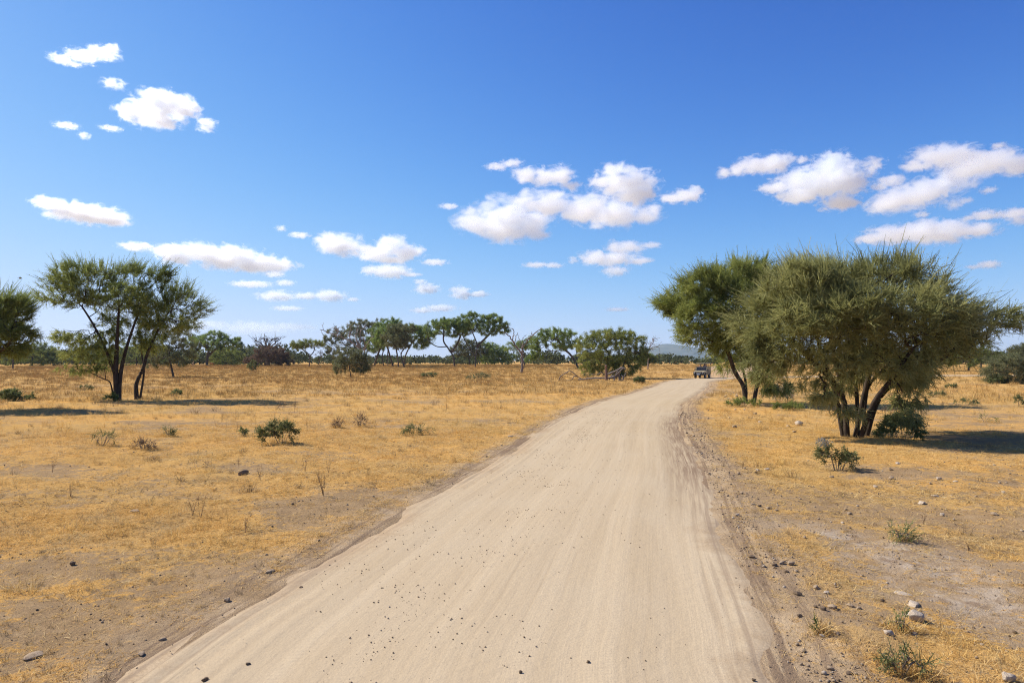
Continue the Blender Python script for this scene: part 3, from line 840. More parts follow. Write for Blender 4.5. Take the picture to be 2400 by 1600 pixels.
far_tree('acacia with a dark weaver thatch underside and forked trunk', (948, 860), [(940, 772, 30, 10), (925, 790, 30, 14), (945, 795, 26, 14), (935, 805, 28, 9)], [[(950, 860), (942, 835), (932, 815)], [(934, 860), (932, 838), (928, 815)], [(948, 852), (940, 830), (955, 808)]], 205, 32, LEAF_GREY, 2600, r_base=0.36)
far_tree('slanting trunked acacia leaning west inside the grove', (921, 860), [(915, 780, 30, 12), (895, 795, 24, 12), (930, 785, 28, 12)], [[(922, 860), (915, 838), (908, 812), (905, 795)], [(910, 860), (908, 838), (910, 812)]], 215, 33, n=2200, r_base=0.45)
far_tree('acacia with a long drooping limb over open grass, east side of the grove', (964, 858), [(962, 770, 22, 8), (985, 776, 22, 10), (975, 790, 28, 12), (995, 798, 16, 12), (985, 808, 16, 8)], [[(946, 858), (950, 835), (960, 812), (972, 792)]], 235, 34, n=2600, r_base=0.4)
far_tree('acacia with a bent trunk and long westward limb next to the tallest of the grove', (1066, 857), [(1035, 760, 30, 9), (1065, 757, 30, 10), (1020, 772, 26, 10), (1060, 775, 34, 10), (1085, 772, 22, 12), (1010, 785, 16, 8)], [[(1066, 858), (1062, 835), (1052, 818), (1040, 800), (1040, 778)], [(1058, 825), (1072, 805), (1080, 785)], [(1050, 812), (1025, 812), (1005, 800)]], 215, 35, n=3200, r_base=0.52)
far_tree('tallest acacia of the grove with a split high crown', (1114, 858), [(1108, 742, 22, 8), (1098, 752, 24, 9), (1150, 747, 24, 8), (1165, 760, 24, 10), (1120, 762, 40, 10), (1175, 772, 20, 10), (1095, 768, 24, 10), (1150, 775, 34, 8)], [[(1114, 858), (1115, 832), (1118, 808), (1108, 780)], [(1117, 812), (1135, 795), (1155, 775)], [(1113, 835), (1100, 815), (1088, 795)]], 215, 36, n=3600, r_base=0.55)
far_tree('smaller acacia growing between the two tall ones', (1100, 854), [(1095, 805, 26, 8), (1080, 818, 24, 10), (1115, 818, 26, 10), (1098, 826, 34, 8)], [[(1100, 856), (1100, 838), (1096, 822)]], 265, 37, LEAF_GREY, 1800, r_base=0.35)
far_tree('sloping crowned tree east of the tallest acacia', (1160, 856), [(1140, 812, 22, 9), (1160, 822, 26, 9), (1180, 834, 24, 9), (1155, 838, 30, 10)], [[(1160, 857), (1156, 840)]], 268, 38, n=2000)
far_tree('thin flat acacia behind the standing dead tree', (1229, 854), [(1215, 806, 26, 5), (1240, 802, 20, 6), (1200, 818, 18, 5), (1240, 814, 22, 5), (1220, 812, 28, 4)], [[(1229, 856), (1230, 836), (1224, 815)]], 240, 39, n=1300, r_base=0.4, size=0.8)
far_tree('acacia with a trunk leaning steeply west and a domed crown', (1355, 858), [(1300, 780, 34, 9), (1280, 792, 34, 12), (1325, 792, 32, 12), (1265, 806, 24, 12), (1310, 808, 36, 12), (1345, 806, 22, 12), (1258, 826, 18, 12), (1245, 838, 14, 8)], [[(1357, 859), (1345, 842), (1332, 826), (1315, 815)], [(1352, 852), (1352, 830), (1350, 812)]], 190, 40, n=3800, r_base=0.5)
far_tree('big bushy thorn tree with a crown down to the ground behind the fallen log', (1450, 888),
     [(1430, 785, 50, 12), (1400, 798, 40, 16), (1470, 795, 40, 14), (1430, 812, 70, 20), (1380, 820, 30, 18), (1490, 818, 30, 16), (1410, 842, 50, 18), (1470, 842, 46, 20), (1390, 862, 32, 12), (1450, 866, 50, 12), (1500, 840, 18, 12)],
     [[(1445, 888), (1440, 865), (1430, 835), (1415, 810)], [(1452, 888, 0.2), (1460, 860), (1470, 825)], [(1448, 888, -0.2), (1450, 850), (1450, 815)]], 108, 41, LEAF_GREEN, 9000, r_base=0.22, tg=700, name='thorn_tree', group=None)
far_tree('dark round tree behind the tallest thorn tree near the east edge', (2270, 866), [(2250, 805, 60, 14), (2220, 825, 60, 18), (2280, 828, 50, 18), (2320, 838, 24, 12), (2240, 846, 50, 10), (2170, 838, 60, 14)], [[(2270, 868), (2270, 850), (2262, 832)]], 165, 42, LEAF_DARK, 4200)
far_tree('bright green flat tree between the dark round tree and the thorn branches', (2290, 862), [(2290, 823, 26, 5), (2310, 828, 16, 4)], [[(2300, 864), (2298, 842), (2292, 826)]], 200, 43, LEAF_FRESH, 800, size=0.8)
far_tree('brown grey bush tree with several thin stems at the east edge', (2372, 902), [(2350, 858, 40, 18), (2390, 852, 40, 18), (2330, 876, 28, 14), (2370, 880, 46, 14), (2420, 870, 30, 22)], [[(2365, 902), (2360, 880), (2350, 862)], [(2398, 902, 0.3), (2400, 880), (2405, 862)]], 82, 44, LEAF_GREY, 4600, r_base=0.12, name='bush_tree', group=None, tg=420)
far_tree('round crowned tree rising over the brown grey bush at the east edge', (2392, 866), [(2385, 822, 18, 8), (2400, 818, 20, 9), (2395, 835, 22, 10)], [[(2392, 868), (2392, 845)]], 190, 45, LEAF_GREY, 1500)
far_tree('dark green tree just east of the big bushy thorn tree', (1520, 854), [(1512, 838, 14, 8), (1525, 842, 14, 8), (1505, 845, 16, 8)], [[(1520, 856), (1518, 842)]], 230, 46, LEAF_DARK, 1100)
print('far trees', time.time() - T0)

# --- bare trees: explicit limbs
def bare_tree(name, label, cat, base, limbs, d, seed, mat=DEADWOOD, twigs=0, group=None, k_r=1.0, part='trunk'):
    rng = np.random.default_rng(seed)
    k = d / 1600.0
    bx = (base[0] - 1200) * k; bz = gz(bx, d)
    root = empty(name, (bx, d, bz))
    tag(root, label, cat, group)
    ch, tips = [], []
    for li, (pl, r0, r1) in enumerate(limbs):
        pts = []
        dy0 = rng.uniform(-1, 1)
        for i, p in enumerate(pl):
            q = at(p[0], p[1], d)
            f = i / max(1, len(pl) - 1)
            dy = p[2] if len(p) > 2 else (0 if li == 0 else dy0 * f * 0.5 * k * 40)
            pts.append((q[0] - bx, dy, q[2] - bz))
        if li == 0: pts[0] = (pts[0][0], pts[0][1], -0.3)
        pts = smooth_line(pts, 4)
        pts[1:-1] += rng.normal(size=(len(pts) - 2, 3)) * k * 0.7
        rad = np.linspace(r0, r1, len(pts)) * k * k_r
        if li == 0: rad[0] *= 1.4
        ch.append((pts, rad))
        if twigs:
            for _ in range(twigs):
                i = rng.integers(len(pts) // 3, len(pts) - 1)
                dr = pts[min(i + 1, len(pts) - 1)] - pts[i - 1]
                dr = dr / (np.linalg.norm(dr) + 1e-9) * 0.6 + rng.normal(size=3) * 0.6 + np.array((0, 0, 0.35))
                ln = rng.uniform(6, 16) * k
                p1 = pts[i] + dr * ln * 0.5 + rng.normal(size=3) * ln * 0.12
                p2 = p1 + (dr + rng.normal(size=3) * 0.5) * ln * 0.5
                ch.append((smooth_line([pts[i], p1, p2], 3), np.linspace(min(rad[i] * 0.5, 0.9 * k), 0.3 * k, 7)))
                for _2 in range(2):
                    q2 = p1 + rng.normal(size=3) * ln * 0.3
                    ch.append(([p1, (p1 + q2) / 2 + rng.normal(size=3) * ln * 0.05, q2], np.array([0.5, 0.4, 0.25]) * k))
    v, q, t3 = tubes(ch)
    link(part, mesh_np(part, v, t3, q), mat, root, True)
    return root
def c3(*pts): return [(1150 + x / 3.92, 740 + y / 3.92) for x, y in pts]
def c2(*pts): return [(640 + x / 3.92, 700 + y / 3.92) for x, y in pts]
bare_tree('dead_tree', 'standing dead tree with a pale trunk and two spread bare arms', 'dead tree', (1223, 876), [
    (c3((285, 540), (288, 450), (287, 380), (290, 330), (288, 280)), 3.6, 2.4), (c3((280, 345), (250, 300), (215, 255), (185, 205), (150, 170), (120, 155)), 2.2, 0.9),
    (c3((200, 235), (210, 180), (212, 135), (180, 115), (150, 95)), 1.4, 0.6), (c3((222, 255), (235, 190), (250, 150)), 1.1, 0.5), (c3((235, 190), (215, 165)), 0.7, 0.4),
    (c3((290, 300), (320, 250), (345, 215), (385, 180), (430, 140), (472, 116)), 2.0, 0.9), (c3((390, 175), (370, 165), (378, 150)), 0.9, 0.5), (c3((300, 240), (340, 215), (365, 205)), 1.0, 0.5),
    (c3((288, 285), (262, 215), (250, 165)), 1.0, 0.4), (c3((285, 230), (310, 190), (330, 170)), 0.8, 0.4), (c3((290, 300), (300, 235)), 1.5, 0.9), (c3((295, 535), (325, 540), (335, 545)), 0.9, 0.4)], 144, 51, GREYWOOD, 0)
bare_tree('dead_tree', 'bare pale branched tree in front of the large grey green acacia', 'dead tree', (848, 854), [
    (c2((815, 605), (810, 520), (790, 440), (765, 370)), 3.4, 2.0), (c2((790, 450), (740, 410), (680, 370), (600, 340), (530, 320), (480, 295), (445, 285)), 2.0, 0.7), (c2((580, 335), (590, 300), (560, 275), (520, 270)), 1.2, 0.6),
    (c2((765, 375), (752, 345), (770, 280), (750, 220)), 1.4, 0.6), (c2((800, 460), (800, 380), (795, 300), (810, 240)), 1.6, 0.6), (c2((810, 500), (850, 440), (890, 390), (935, 340)), 1.6, 0.7), (c2((795, 310), (830, 270), (850, 250)), 1.0, 0.5),
    (c2((720, 395), (700, 330), (720, 260), (690, 240)), 1.2, 0.5), (c2((830, 605), (832, 520), (860, 460)), 1.8, 1.0), (c2((600, 340), (590, 260), (610, 290)), 0.8, 0.4)], 222, 52, DEADWOOD, 3)
b_ = lambda *pts: [(350 + x / 6.72, 760 + y / 6.72) for x, y in pts]
bare_tree('baobab_tree', 'bare baobab with a fan of leafless branches over a reddish tree', 'tree', (626, 854), [
    (b_((1870, 620), (1870, 500), (1875, 400), (1880, 340)), 5.0, 3.4), (b_((1875, 400), (1800, 340), (1740, 290), (1690, 270), (1640, 260)), 2.2, 0.5), (b_((1850, 380), (1810, 290), (1780, 220), (1760, 205)), 1.8, 0.5),
    (b_((1885, 360), (1900, 290), (1940, 230), (1990, 225)), 1.8, 0.5), (b_((1890, 380), (1960, 310), (2020, 260), (2060, 250)), 1.8, 0.5), (b_((1880, 390), (1840, 290), (1850, 230)), 1.5, 0.5), (b_((1895, 400), (1990, 350), (2080, 340)), 1.5, 0.4), (b_((1870, 400), (1740, 350), (1640, 350)), 1.4, 0.4)],
    255, 53, BARK_FAR, 9)
bare_tree('dead_tree', 'thin leafless grey tree beside the big bushy thorn tree', 'dead tree', (1518, 856), [
    (c3((1445, 450), (1448, 380), (1440, 330), (1460, 290)), 1.5, 0.9), (c3((1460, 295), (1490, 250), (1505, 225), (1545, 235)), 0.9, 0.4), (c3((1445, 330), (1475, 300), (1510, 280), (1540, 300)), 0.8, 0.35), (c3((1455, 290), (1480, 235), (1470, 222)), 0.7, 0.35), (c3((1440, 340), (1420, 300), (1425, 260)), 0.7, 0.35)], 180, 54, GREYWOOD, 4)
bare_tree('dead_tree', 'tiny bare tree between the small flat tree and the grove', 'dead tree', (749, 850), [
    ([(749, 852), (750, 838), (752, 828)], 0.9, 0.6), ([(751, 832), (745, 826), (742, 829)], 0.6, 0.3), ([(752, 830), (758, 825), (762, 828)], 0.6, 0.3), ([(752, 829), (752, 824)], 0.5, 0.3)], 260, 55, BARK_FAR, 3)

# --- the fallen tree beside the road (one thing: trunk, root plate, stump and limbs)
FD = 95.0
k = FD / 1600
lbx = (1410 - 1200) * k; lbz = gz(lbx, FD)
fallen = empty('fallen_tree', (lbx, FD, lbz))
tag(fallen, 'bleached fallen tree with twisted roots lying in the grass by the road bend', 'fallen tree')
def fl(part, limbs, seed, mat=GREYWOOD):
    rng = np.random.default_rng(seed); ch = []
    for pl, r0, r1, dy in limbs:
        pts = []
        for i, (x, y) in enumerate(c3(*pl)):
            q = at(x, y, FD); pts.append((q[0] - lbx, dy + rng.uniform(-.25, .25), max(q[2] - lbz, 0.02)))
        pts = smooth_line(pts, 4)
        r = np.linspace(r0, r1, len(pts)) * k * rng.uniform(0.8, 1.2, len(pts))
        ch.append((pts, r))
    v, q, t3 = tubes(ch)
    link(part, mesh_np(part, v, t3, q), mat, fallen, True)
fl('trunk', [([(800, 585), (880, 580), (960, 572), (1060, 572), (1140, 560)], 1.6, 3.2, 0), ([(1060, 540), (1120, 520), (1170, 495), (1210, 475), (1240, 490)], 2.6, 1.8, 0.2)], 61, DEADWOOD)
fl('stump', [([(1060, 590), (1060, 540), (1058, 480), (1056, 458)], 3.6, 2.9, -0.3)], 62, bark('reddish_stump_wood', (0.13, 0.075, 0.05), (0.27, 0.17, 0.115), 5.0))
fl('roots', [([(1150, 560), (1180, 540), (1165, 510), (1150, 540)], 2.6, 1.4, 0), ([(1130, 600), (1140, 560), (1175, 520), (1215, 480)], 1.8, 1.4, -0.2), ([(1190, 600), (1185, 560), (1170, 530)], 3.0, 2.2, 0.3), ([(1225, 560), (1240, 530), (1245, 510)], 1.4, 0.8, 0.1), ([(1200, 605), (1215, 570), (1195, 540)], 2.4, 1.6, -0.4), ([(1090, 590), (1110, 550), (1135, 535)], 1.6, 1.1, 0.2)], 63)
fl('limbs', [([(630, 590), (640, 555), (680, 530), (725, 500)], 1.5, 1.0, -0.3), ([(725, 500), (770, 530), (800, 560)], 1.0, 1.3, -0.1), ([(640, 605), (700, 600), (745, 585), (775, 550), (830, 575)], 0.9, 1.2, 0.2), ([(630, 600), (625, 585)], 0.9, 0.5, 0), ([(925, 535), (980, 540), (1020, 520), (1045, 540)], 0.8, 1.3, 0.4), ([(660, 570), (640, 600)], 0.5, 0.3, -0.3), ([(720, 505), (715, 485)], 0.5, 0.4, -0.3), ([(850, 590), (900, 600), (1000, 590)], 0.7, 0.9, 0.3)], 64)
print('bare trees', time.time() - T0)
# ------------------------------------------------------------------ far bush line
def leaf_heap(name, blobs, n, leaf, mat, seed):
    """blobs (x, y, z, rx, ry, rz): one mesh of loose leaf triangles on the shells of the blobs"""
    rng = np.random.default_rng(seed)
    b = np.array(blobs, float)
    w = (b[:, 3] * b[:, 5]); i = rng.choice(len(b), n, p=w / w.sum())
    u = rng.normal(size=(n, 3)); u /= np.linalg.norm(u, axis=1)[:, None]
    u[:, 2] = np.where(u[:, 2] < -0.5, -u[:, 2], u[:, 2])
    c = b[i, :3] + u * b[i, 3:6] * (rng.random((n, 1)) ** 0.4)
    a1 = rng.normal(size=(n, 3)); a1 /= np.linalg.norm(a1, axis=1)[:, None]
    a2 = np.cross(a1, rng.normal(size=(n, 3))); a2 /= np.linalg.norm(a2, axis=1)[:, None]
    s = leaf * rng.uniform(0.6, 1.5, (n, 1))
    v = np.stack((c - a1 * s * 0.5 - a2 * s * 0.35, c + a1 * s * 0.6, c - a1 * s * 0.3 + a2 * s * 0.5), 1).reshape(-1, 3)
    tint = np.clip(0.2 + 0.6 * rng.random(len(b))[i] + rng.normal(size=n) * 0.15, 0, 1)
    return mesh_np(name, v, np.arange(n * 3).reshape(-1, 3), None, {'tint': np.repeat(tint, 3)})
rng = np.random.default_rng(77)
bl = []
for k in range(520):
    d = rng.uniform(285, 430)
    px = rng.uniform(-350, 2750)
    x = (px - 1200) / 1600 * d
    h = rng.uniform(2.0, 6.2) * (0.45 + 1.0 * float(noise2(px / 75.0, 3.3, 9))) * (1.35 if (px < 640 or px > 2000) else 1.0)
    if rng.random() < 0.10: h *= 1.35
    w = h * rng.uniform(0.8, 1.9)
    for q in range(3):
        bl.append((x + rng.normal() * w * 0.6, d + rng.normal() * 2, gz(x, d) + h * rng.uniform(0.2, 0.62), w * rng.uniform(0.5, 0.9), w * 0.8, h * rng.uniform(0.3, 0.5)))
o = link('distant_bushes', leaf_heap('distant_bushes', bl, 85000, 1.15, None, 5), LEAF_LINE)
tag(o, 'low dark green line of far bushes along the horizon', None, None, 'stuff')

# ------------------------------------------------------------------ single bushes and weeds
BUSH_AT = []
def bush(label, px, py, w, h, seed, leafm=LEAF_BUSH, n=900, leaf=(0.05, 0.022), name='bush', cat='bush', lobes=None, tg=150, group=None, wood=None, stemr=0.012, up=0.35, twig=0.16, stems=6, leaflets=5, inner=0.15):
    d = P(px, py)[1]
    if d < 60: BUSH_AT.append((*P(px, py), w * d / 1600))
    r = random.Random(seed)
    k = d / 1600
    if lobes is None:
        lobes = []
        for i in range(7):
            a = -1 + 2 * i / 6
            lobes.append((px + a * w * 0.38 + r.uniform(-.05, .05) * w, py - h * (0.62 - 0.22 * abs(a) + r.uniform(-.1, .12)), w * 0.2, h * 0.26, r.uniform(-.3, .3) * w * k))
    trs = []
    for i in range(stems):
        a = (-1 + 2 * (i + 0.5) / stems)
        trs.append([(px + a * w * 0.10, py), (px + a * w * 0.2, py - h * 0.3, r.uniform(-.1, .1) * w * k), (px + a * w * 0.34, py - h * 0.58, r.uniform(-.2, .2) * w * k)])
    return tree(name, label, cat, (px, py), lobes, trs, d, seed, n_targets=tg, n_twigs=int(n * 0.75), twig=(twig * 0.6, twig * 1.3), width=0.004, leaflets=leaflets, leaf=leaf, leafm=leafm, barkm=wood or GREYWOOD, bf=0.3, shell=0.9,
                fork=0.4, r_base=stemr, r_tip=0.0035 if tg > 200 else 0.002, up=up, lobe_clump=0.15, group=group, step=0.12, sink=0.04, inner=inner, parts=('stem', 'foliage'))
bush('low yellow green bush alone in the straw on the western side', 660, 1040, 84, 64, 201, n=1500, leaf=(0.06, 0.026), twig=0.2)
bush('small leafy sprig just west of the low yellow green bush', 571, 1024, 16, 24, 202, n=160, tg=30, stems=2, leaf=(0.05, 0.025), leafm=LEAF_FRESH)
bush('straggly green bush with a white dry seed head, east of the road', 1965, 1102, 88, 66, 203, LEAF_BUSH, n=1300, leaf=(0.042, 0.02), twig=0.16, stems=9)
bush('dark leafy bush leaning on the foot of the tallest thorn tree', 2112, 1030, 96, 72, 204, LEAF_FRESH, n=2200, leaf=(0.065, 0.034), twig=0.22, inner=0.5)
bush('small round dark green bush at the road bend near the fallen tree', 1498, 899, 22, 19, 205, LEAF_FRESH, n=1300, leaf=(0.10, 0.05), twig=0.3, tg=90, inner=0.6)
bush('upright bright green shrub far out on the western plain', 592, 872, 22, 28, 206, LEAF_FRESH, n=900, leaf=(0.16, 0.09), twig=0.45, tg=90, inner=0.6, lobes=[(592, 852, 9, 8), (600, 856, 7, 7), (585, 858, 6, 6), (593, 864, 7, 7)])
bush('low bright green ground bush at the western edge', 32, 938, 76, 26, 207, LEAF_FRESH, n=1600, leaf=(0.10, 0.05), twig=0.3, inner=0.5)
bush('small green tussock in the shadow band near the western trees', 204, 915, 24, 14, 208, LEAF_FRESH, n=420, leaf=(0.09, 0.04), twig=0.25, tg=50)
bush('tiny green bush in the grass under the small grey green tree', 413, 925, 24, 13, 209, LEAF_FRESH, n=400, leaf=(0.08, 0.04), twig=0.25, tg=50)
bush('flat green shrub patch in the middle of the plain', 1006, 884, 36, 13, 210, LEAF_FRESH, n=600, leaf=(0.13, 0.06), twig=0.4, tg=60)
bush('leafy scrub at the foot of the wide thorn tree', 258, 940, 30, 18, 211, LEAF_DARK, n=360, leaf=(0.08, 0.04), twig=0.25, tg=50)
bush('spiky blue green weed on the pale bare track', 2115, 1272, 46, 42, 212, LEAF_FRESH, n=80, leaf=(0.05, 0.009), twig=0.2, stems=9, tg=40, name='weed', cat='weed', up=0.9, leaflets=5)
bush('green tuft growing beside the largest white stone', 2112, 1478, 44, 40, 213, LEAF_FRESH, n=130, leaf=(0.035, 0.008), twig=0.12, stems=6, tg=40, name='weed', cat='weed', up=0.9, leaflets=5)
bush('wide sprawling green weed near the lower east corner', 2110, 1570, 110, 50, 214, LEAF_BUSH, n=190, leaf=(0.035, 0.008), twig=0.12, stems=10, tg=90, name='weed', cat='weed', up=0.8, leaflets=5)
bush('tiny green weed at the road verge by the orange straw patch', 1920, 1490, 26, 34, 215, LEAF_FRESH, n=80, leaf=(0.03, 0.008), twig=0.1, stems=4, tg=24, name='weed', cat='weed', up=0.9)
bush('dry yellowish scrub tangle on the western grass', 240, 1046, 70, 44, 216, LEAF_BUSH, n=220, leaf=(0.04, 0.014), twig=0.2, stems=10, tg=110, inner=0.15)
bush('reddish dry tuft on the western grass', 338, 1052, 50, 24, 217, LEAF_RED, n=500, leaf=(0.07, 0.010), twig=0.2, stems=9, tg=70, name='tuft', cat='grass tuft', up=0.8)
bush('brown dry tussock halfway to the leaning thorn tree', 395, 1022, 30, 24, 218, LEAF_BUSH, n=300, leaf=(0.07, 0.012), twig=0.22, stems=7, tg=50, name='tuft', cat='grass tuft', up=0.9)
bush('olive low bush east of the low yellow green bush', 975, 1018, 70, 24, 219, LEAF_BUSH, n=420, leaf=(0.07, 0.014), twig=0.22, stems=9, tg=90)
bush('reddish tuft just west of the olive low bush', 842, 998, 26, 30, 220, LEAF_RED, n=340, leaf=(0.07, 0.012), twig=0.25, stems=7, tg=60, name='tuft', cat='grass tuft', up=0.9)
bush('second reddish tuft between the olive low bush and the yellow green one', 795, 1002, 26, 22, 221, LEAF_RED, n=280, leaf=(0.07, 0.012), twig=0.22, stems=7, tg=50, name='tuft', cat='grass tuft', up=0.9)
bush('grey olive scrub on the plain south of the standing dead tree', 1120, 890, 60, 20, 222, LEAF_GREY, n=700, leaf=(0.12, 0.04), twig=0.45, tg=110, inner=0.3)
bush('pale shrub in front of the fallen tree', 1378, 886, 22, 22, 223, LEAF_GREY, n=420, leaf=(0.10, 0.04), twig=0.35, tg=60)
bush('green bush under the brown grey bush tree at the east edge', 2335, 900, 44, 22, 224, LEAF_FRESH, n=900, leaf=(0.11, 0.05), twig=0.3, tg=80, inner=0.5)
bush('small green sprig standing on the far eastern sand', 2388, 952, 22, 32, 225, LEAF_BUSH, n=260, leaf=(0.07, 0.035), twig=0.22, tg=50, stems=3)
bush('pair of pale green shrubs on the eastern sand', 2270, 948, 60, 14, 226, LEAF_BUSH, n=360, leaf=(0.07, 0.03), twig=0.22, tg=60)
bush('dark green shrub on the sand behind the tallest thorn tree', 2232, 912, 22, 14, 227, LEAF_FRESH, n=360, leaf=(0.08, 0.04), twig=0.25, tg=50)
bush('light green shrub on the sand nearest behind the tallest thorn tree', 2195, 930, 38, 14, 228, LEAF_BUSH, n=360, leaf=(0.08, 0.03), twig=0.25, tg=50)
bush('thin leafless thorn sprig lying on the shadow edge east of the dark leafy bush', 2310, 990, 44, 26, 229, LEAF_DARK, n=40, leaf=(0.05, 0.02), twig=0.2, tg=50, stems=3)
bush('green undergrowth round the feet of the rear twin stemmed tree', 1745, 953, 70, 20, 230, LEAF_DARK, n=900, leaf=(0.08, 0.03), twig=0.28, tg=90, inner=0.4)
bush('low green scrub in the shadow of the rear twin stemmed tree', 1850, 962, 70, 20, 231, LEAF_DARK, n=800, leaf=(0.07, 0.03), twig=0.28, tg=90, inner=0.4)
bush('thorny leafless scrub hanging beside the stems of the tallest thorn tree', 2090, 985, 90, 55, 232, LEAF_DRY, n=120, leaf=(0.03, 0.012), twig=0.2, tg=260, stems=5, wood=BARK)
bush('dry leaf litter bush between the two eastern thorn trees', 1825, 940, 70, 46, 233, LEAF_DRY, n=900, leaf=(0.07, 0.045), twig=0.3, tg=160, wood=BARK, inner=0.3)
bush('grey twiggy thorn scrub west of the tallest tree stems', 1955, 975, 100, 48, 234, LEAF_GREY, n=240, leaf=(0.03, 0.012), twig=0.25, tg=320, stems=7, wood=BARK, up=0.1)
# dry seed head on the straggly bush
d_ = P(1965, 1102)[1]
q = at(1930, 1036, d_ - 0.05)
rng = np.random.default_rng(5)
n = 150
u = rng.normal(size=(n, 3)); u /= np.linalg.norm(u, axis=1)[:, None]
v, qd, f3, a = spray(q + u * np.array([0.17, 0.14, 0.10]) * rng.random((n, 1)) ** 0.6 + rng.normal(size=(n, 3)) * 0.025, u, np.full(n, 0.05), 0.004, rng, 4, (0.03, 0.012))
o = bpy.data.objects.new('dry_seeds', mesh_np('dry_seeds', v, f3, qd, {'tint': a}))
o.data.materials.append(leafmat('grey_white_dry_fluff', (0.16, 0.16, 0.12), (0.28, 0.27, 0.22), (0.42, 0.41, 0.36)))
COL.objects.link(o); o['kind'] = 'stuff'
for p in bpy.data.objects:
    if p.get('label') == 'straggly green bush with a white dry seed head, east of the road':
        o.parent = p; o.location = (-p.location.x, -p.location.y, -p.location.z)

# thin dry weeds
DRYSTALK = bark('dry_brown_stalk', (0.17, 0.10, 0.055), (0.34, 0.21, 0.11), 30.0)
def weed(px, py, h, seed, label, spread=0.5, n=6, group='thin dry weeds in the straw'):
    r = np.random.default_rng(seed)
    x, y = P(px, py); k = y / 1600; z = gz(x, y)
    root = empty('dry_weed', (x, y, z)); tag(root, label, 'weed', group)
    ch = []
    for i in range(n):
        a = r.uniform(-1, 1) * spread; b = r.uniform(-1, 1) * spread
        H = h * k * r.uniform(0.6, 1.05)
        pts = smooth_line([(0, 0, -0.02), (a * H * 0.3, b * H * 0.3, H * 0.4), (a * H * 0.8 + r.normal() * H * 0.05, b * H * 0.8, H)], 4)
        ch.append((pts, np.linspace(0.0045, 0.002, len(pts))))
        for _ in range(4):
            j = r.integers(3, len(pts) - 1); dv = r.normal(size=3) * 0.5 + np.array((a, b, 0.6))
            ch.append(([pts[j], pts[j] + dv * H * 0.14, pts[j] + dv * H * 0.26 + r.normal(size=3) * 0.02], np.array([0.003, 0.0025, 0.0015])))
    v, q, t3 = tubes(ch, 4)
    link('stalks', mesh_np('stalks', v, t3, q), DRYSTALK, root)
weed(758, 1168, 62, 301, 'tall twiggy dry weed by the dark soil at the western verge', 0.45, 8)
ORD = ['leftmost', 'second from the left', 'third from the left', 'fourth from the left', 'fifth from the left', 'sixth from the left', 'seventh from the left', 'eighth from the left', 'ninth from the left', 'tenth from the left']
def ordered(items):
    it = sorted(items)
    return [(ORD[i] if i < len(it) - 1 or len(it) == 1 else 'rightmost', q) for i, q in enumerate(it)]
sd = 310
for place, items in (('of the dry weeds on the straw left of the dark dung heap', [(122, 1105, 42), (165, 1162, 30)]),
                     ('of the dry weeds round the dark dung heap', [(560, 1095, 36), (610, 1125, 44)]),
                     ('of the tall dry weeds in the straw below the dung heap', [(452, 1205, 46), (470, 1210, 50), (575, 1250, 40)]),
                     ('of the dry weeds above the dark western verge', [(715, 1105, 46), (770, 1105, 40)]),
                     ('of the dry weeds just above the low yellow green bush', [(690, 965, 50), (520, 990, 30), (555, 1010, 28), (720, 1010, 34)]),
                     ('of the dry weeds at the feet of the western thorn trees', [(248, 968, 34), (335, 940, 26), (60, 900, 20)]),
                     ('of the dry weeds round the olive low bush', [(880, 1002, 24), (1045, 965, 22)]),
                     ('of the tiny dry weeds far out before the fallen tree', [(1440, 870, 14), (1100, 905, 20)]),
                     ('of the dry weeds on the eastern verge before the pale boulder', [(1740, 1100, 22), (1690, 1010, 18), (1850, 1035, 22)]),
                     ('of the dry weeds around the pale bare track', [(2165, 1230, 30), (2270, 1290, 22)])):
    for od, (px, py, h) in ordered(items):
        weed(px, py, h, sd, od + ' ' + place, 0.3, 3); sd += 1
print('bushes', time.time() - T0)

# ------------------------------------------------------------------ stones
STONE = NM('pale_stone', 0.9, 0.15)
n_ = STONE.noise(STONE.objco(), 14, 6, 0.6)
STONE.color(STONE.ramp(n_, [(0.3, (0.33, 0.255, 0.18)), (0.55, (0.46, 0.375, 0.28)), (0.75, (0.57, 0.49, 0.39))])); STONE.bump(n_, 0.6, 0.02)
ROCK = NM('grey_brown_stone', 0.92, 0.12)
n_ = ROCK.noise(ROCK.objco(), 18, 6, 0.6)
ROCK.color(ROCK.ramp(n_, [(0.3, (0.26, 0.185, 0.115)), (0.55, (0.38, 0.28, 0.18)), (0.75, (0.48, 0.365, 0.25))])); ROCK.bump(n_, 0.6, 0.02)
CLOD = NM('dark_clod', 0.95, 0.1)
n_ = CLOD.noise(CLOD.objco(), 30, 6, 0.7)
CLOD.color(CLOD.ramp(n_, [(0.3, (0.13, 0.09, 0.058)), (0.6, (0.24, 0.17, 0.11)), (0.8, (0.34, 0.25, 0.165))])); CLOD.bump(n_, 0.8, 0.02)
def stone_mesh(seed, sub=3, rough=0.4, flat=0.8):
    import bmesh
    b = bmesh.new(); bmesh.ops.create_icosphere(b, subdivisions=sub, radius=0.5)
    v = np.array([q.co[:] for q in b.verts]); f = np.array([[q.index for q in p.verts] for p in b.faces]); b.free()
    r = np.random.default_rng(seed)
    # a few broken faces, then roughness
    for _ in range(16):
        nrm = r.normal(size=3); nrm /= np.linalg.norm(nrm); lim = r.uniform(0.27, 0.43)
        dd = v @ nrm; v = v - np.clip(dd - lim, 0, None)[:, None] * nrm
    v = v * (1 + rough * (fbm3(v * 5.0 + seed, 8, 4, 0.65)[:, None] - 0.5))
    v = v * np.array((1, r.uniform(0.75, 1.1), flat))
    return mesh_np('stone', v, f)
STONE_M = [stone_mesh(s) for s in range(7)]
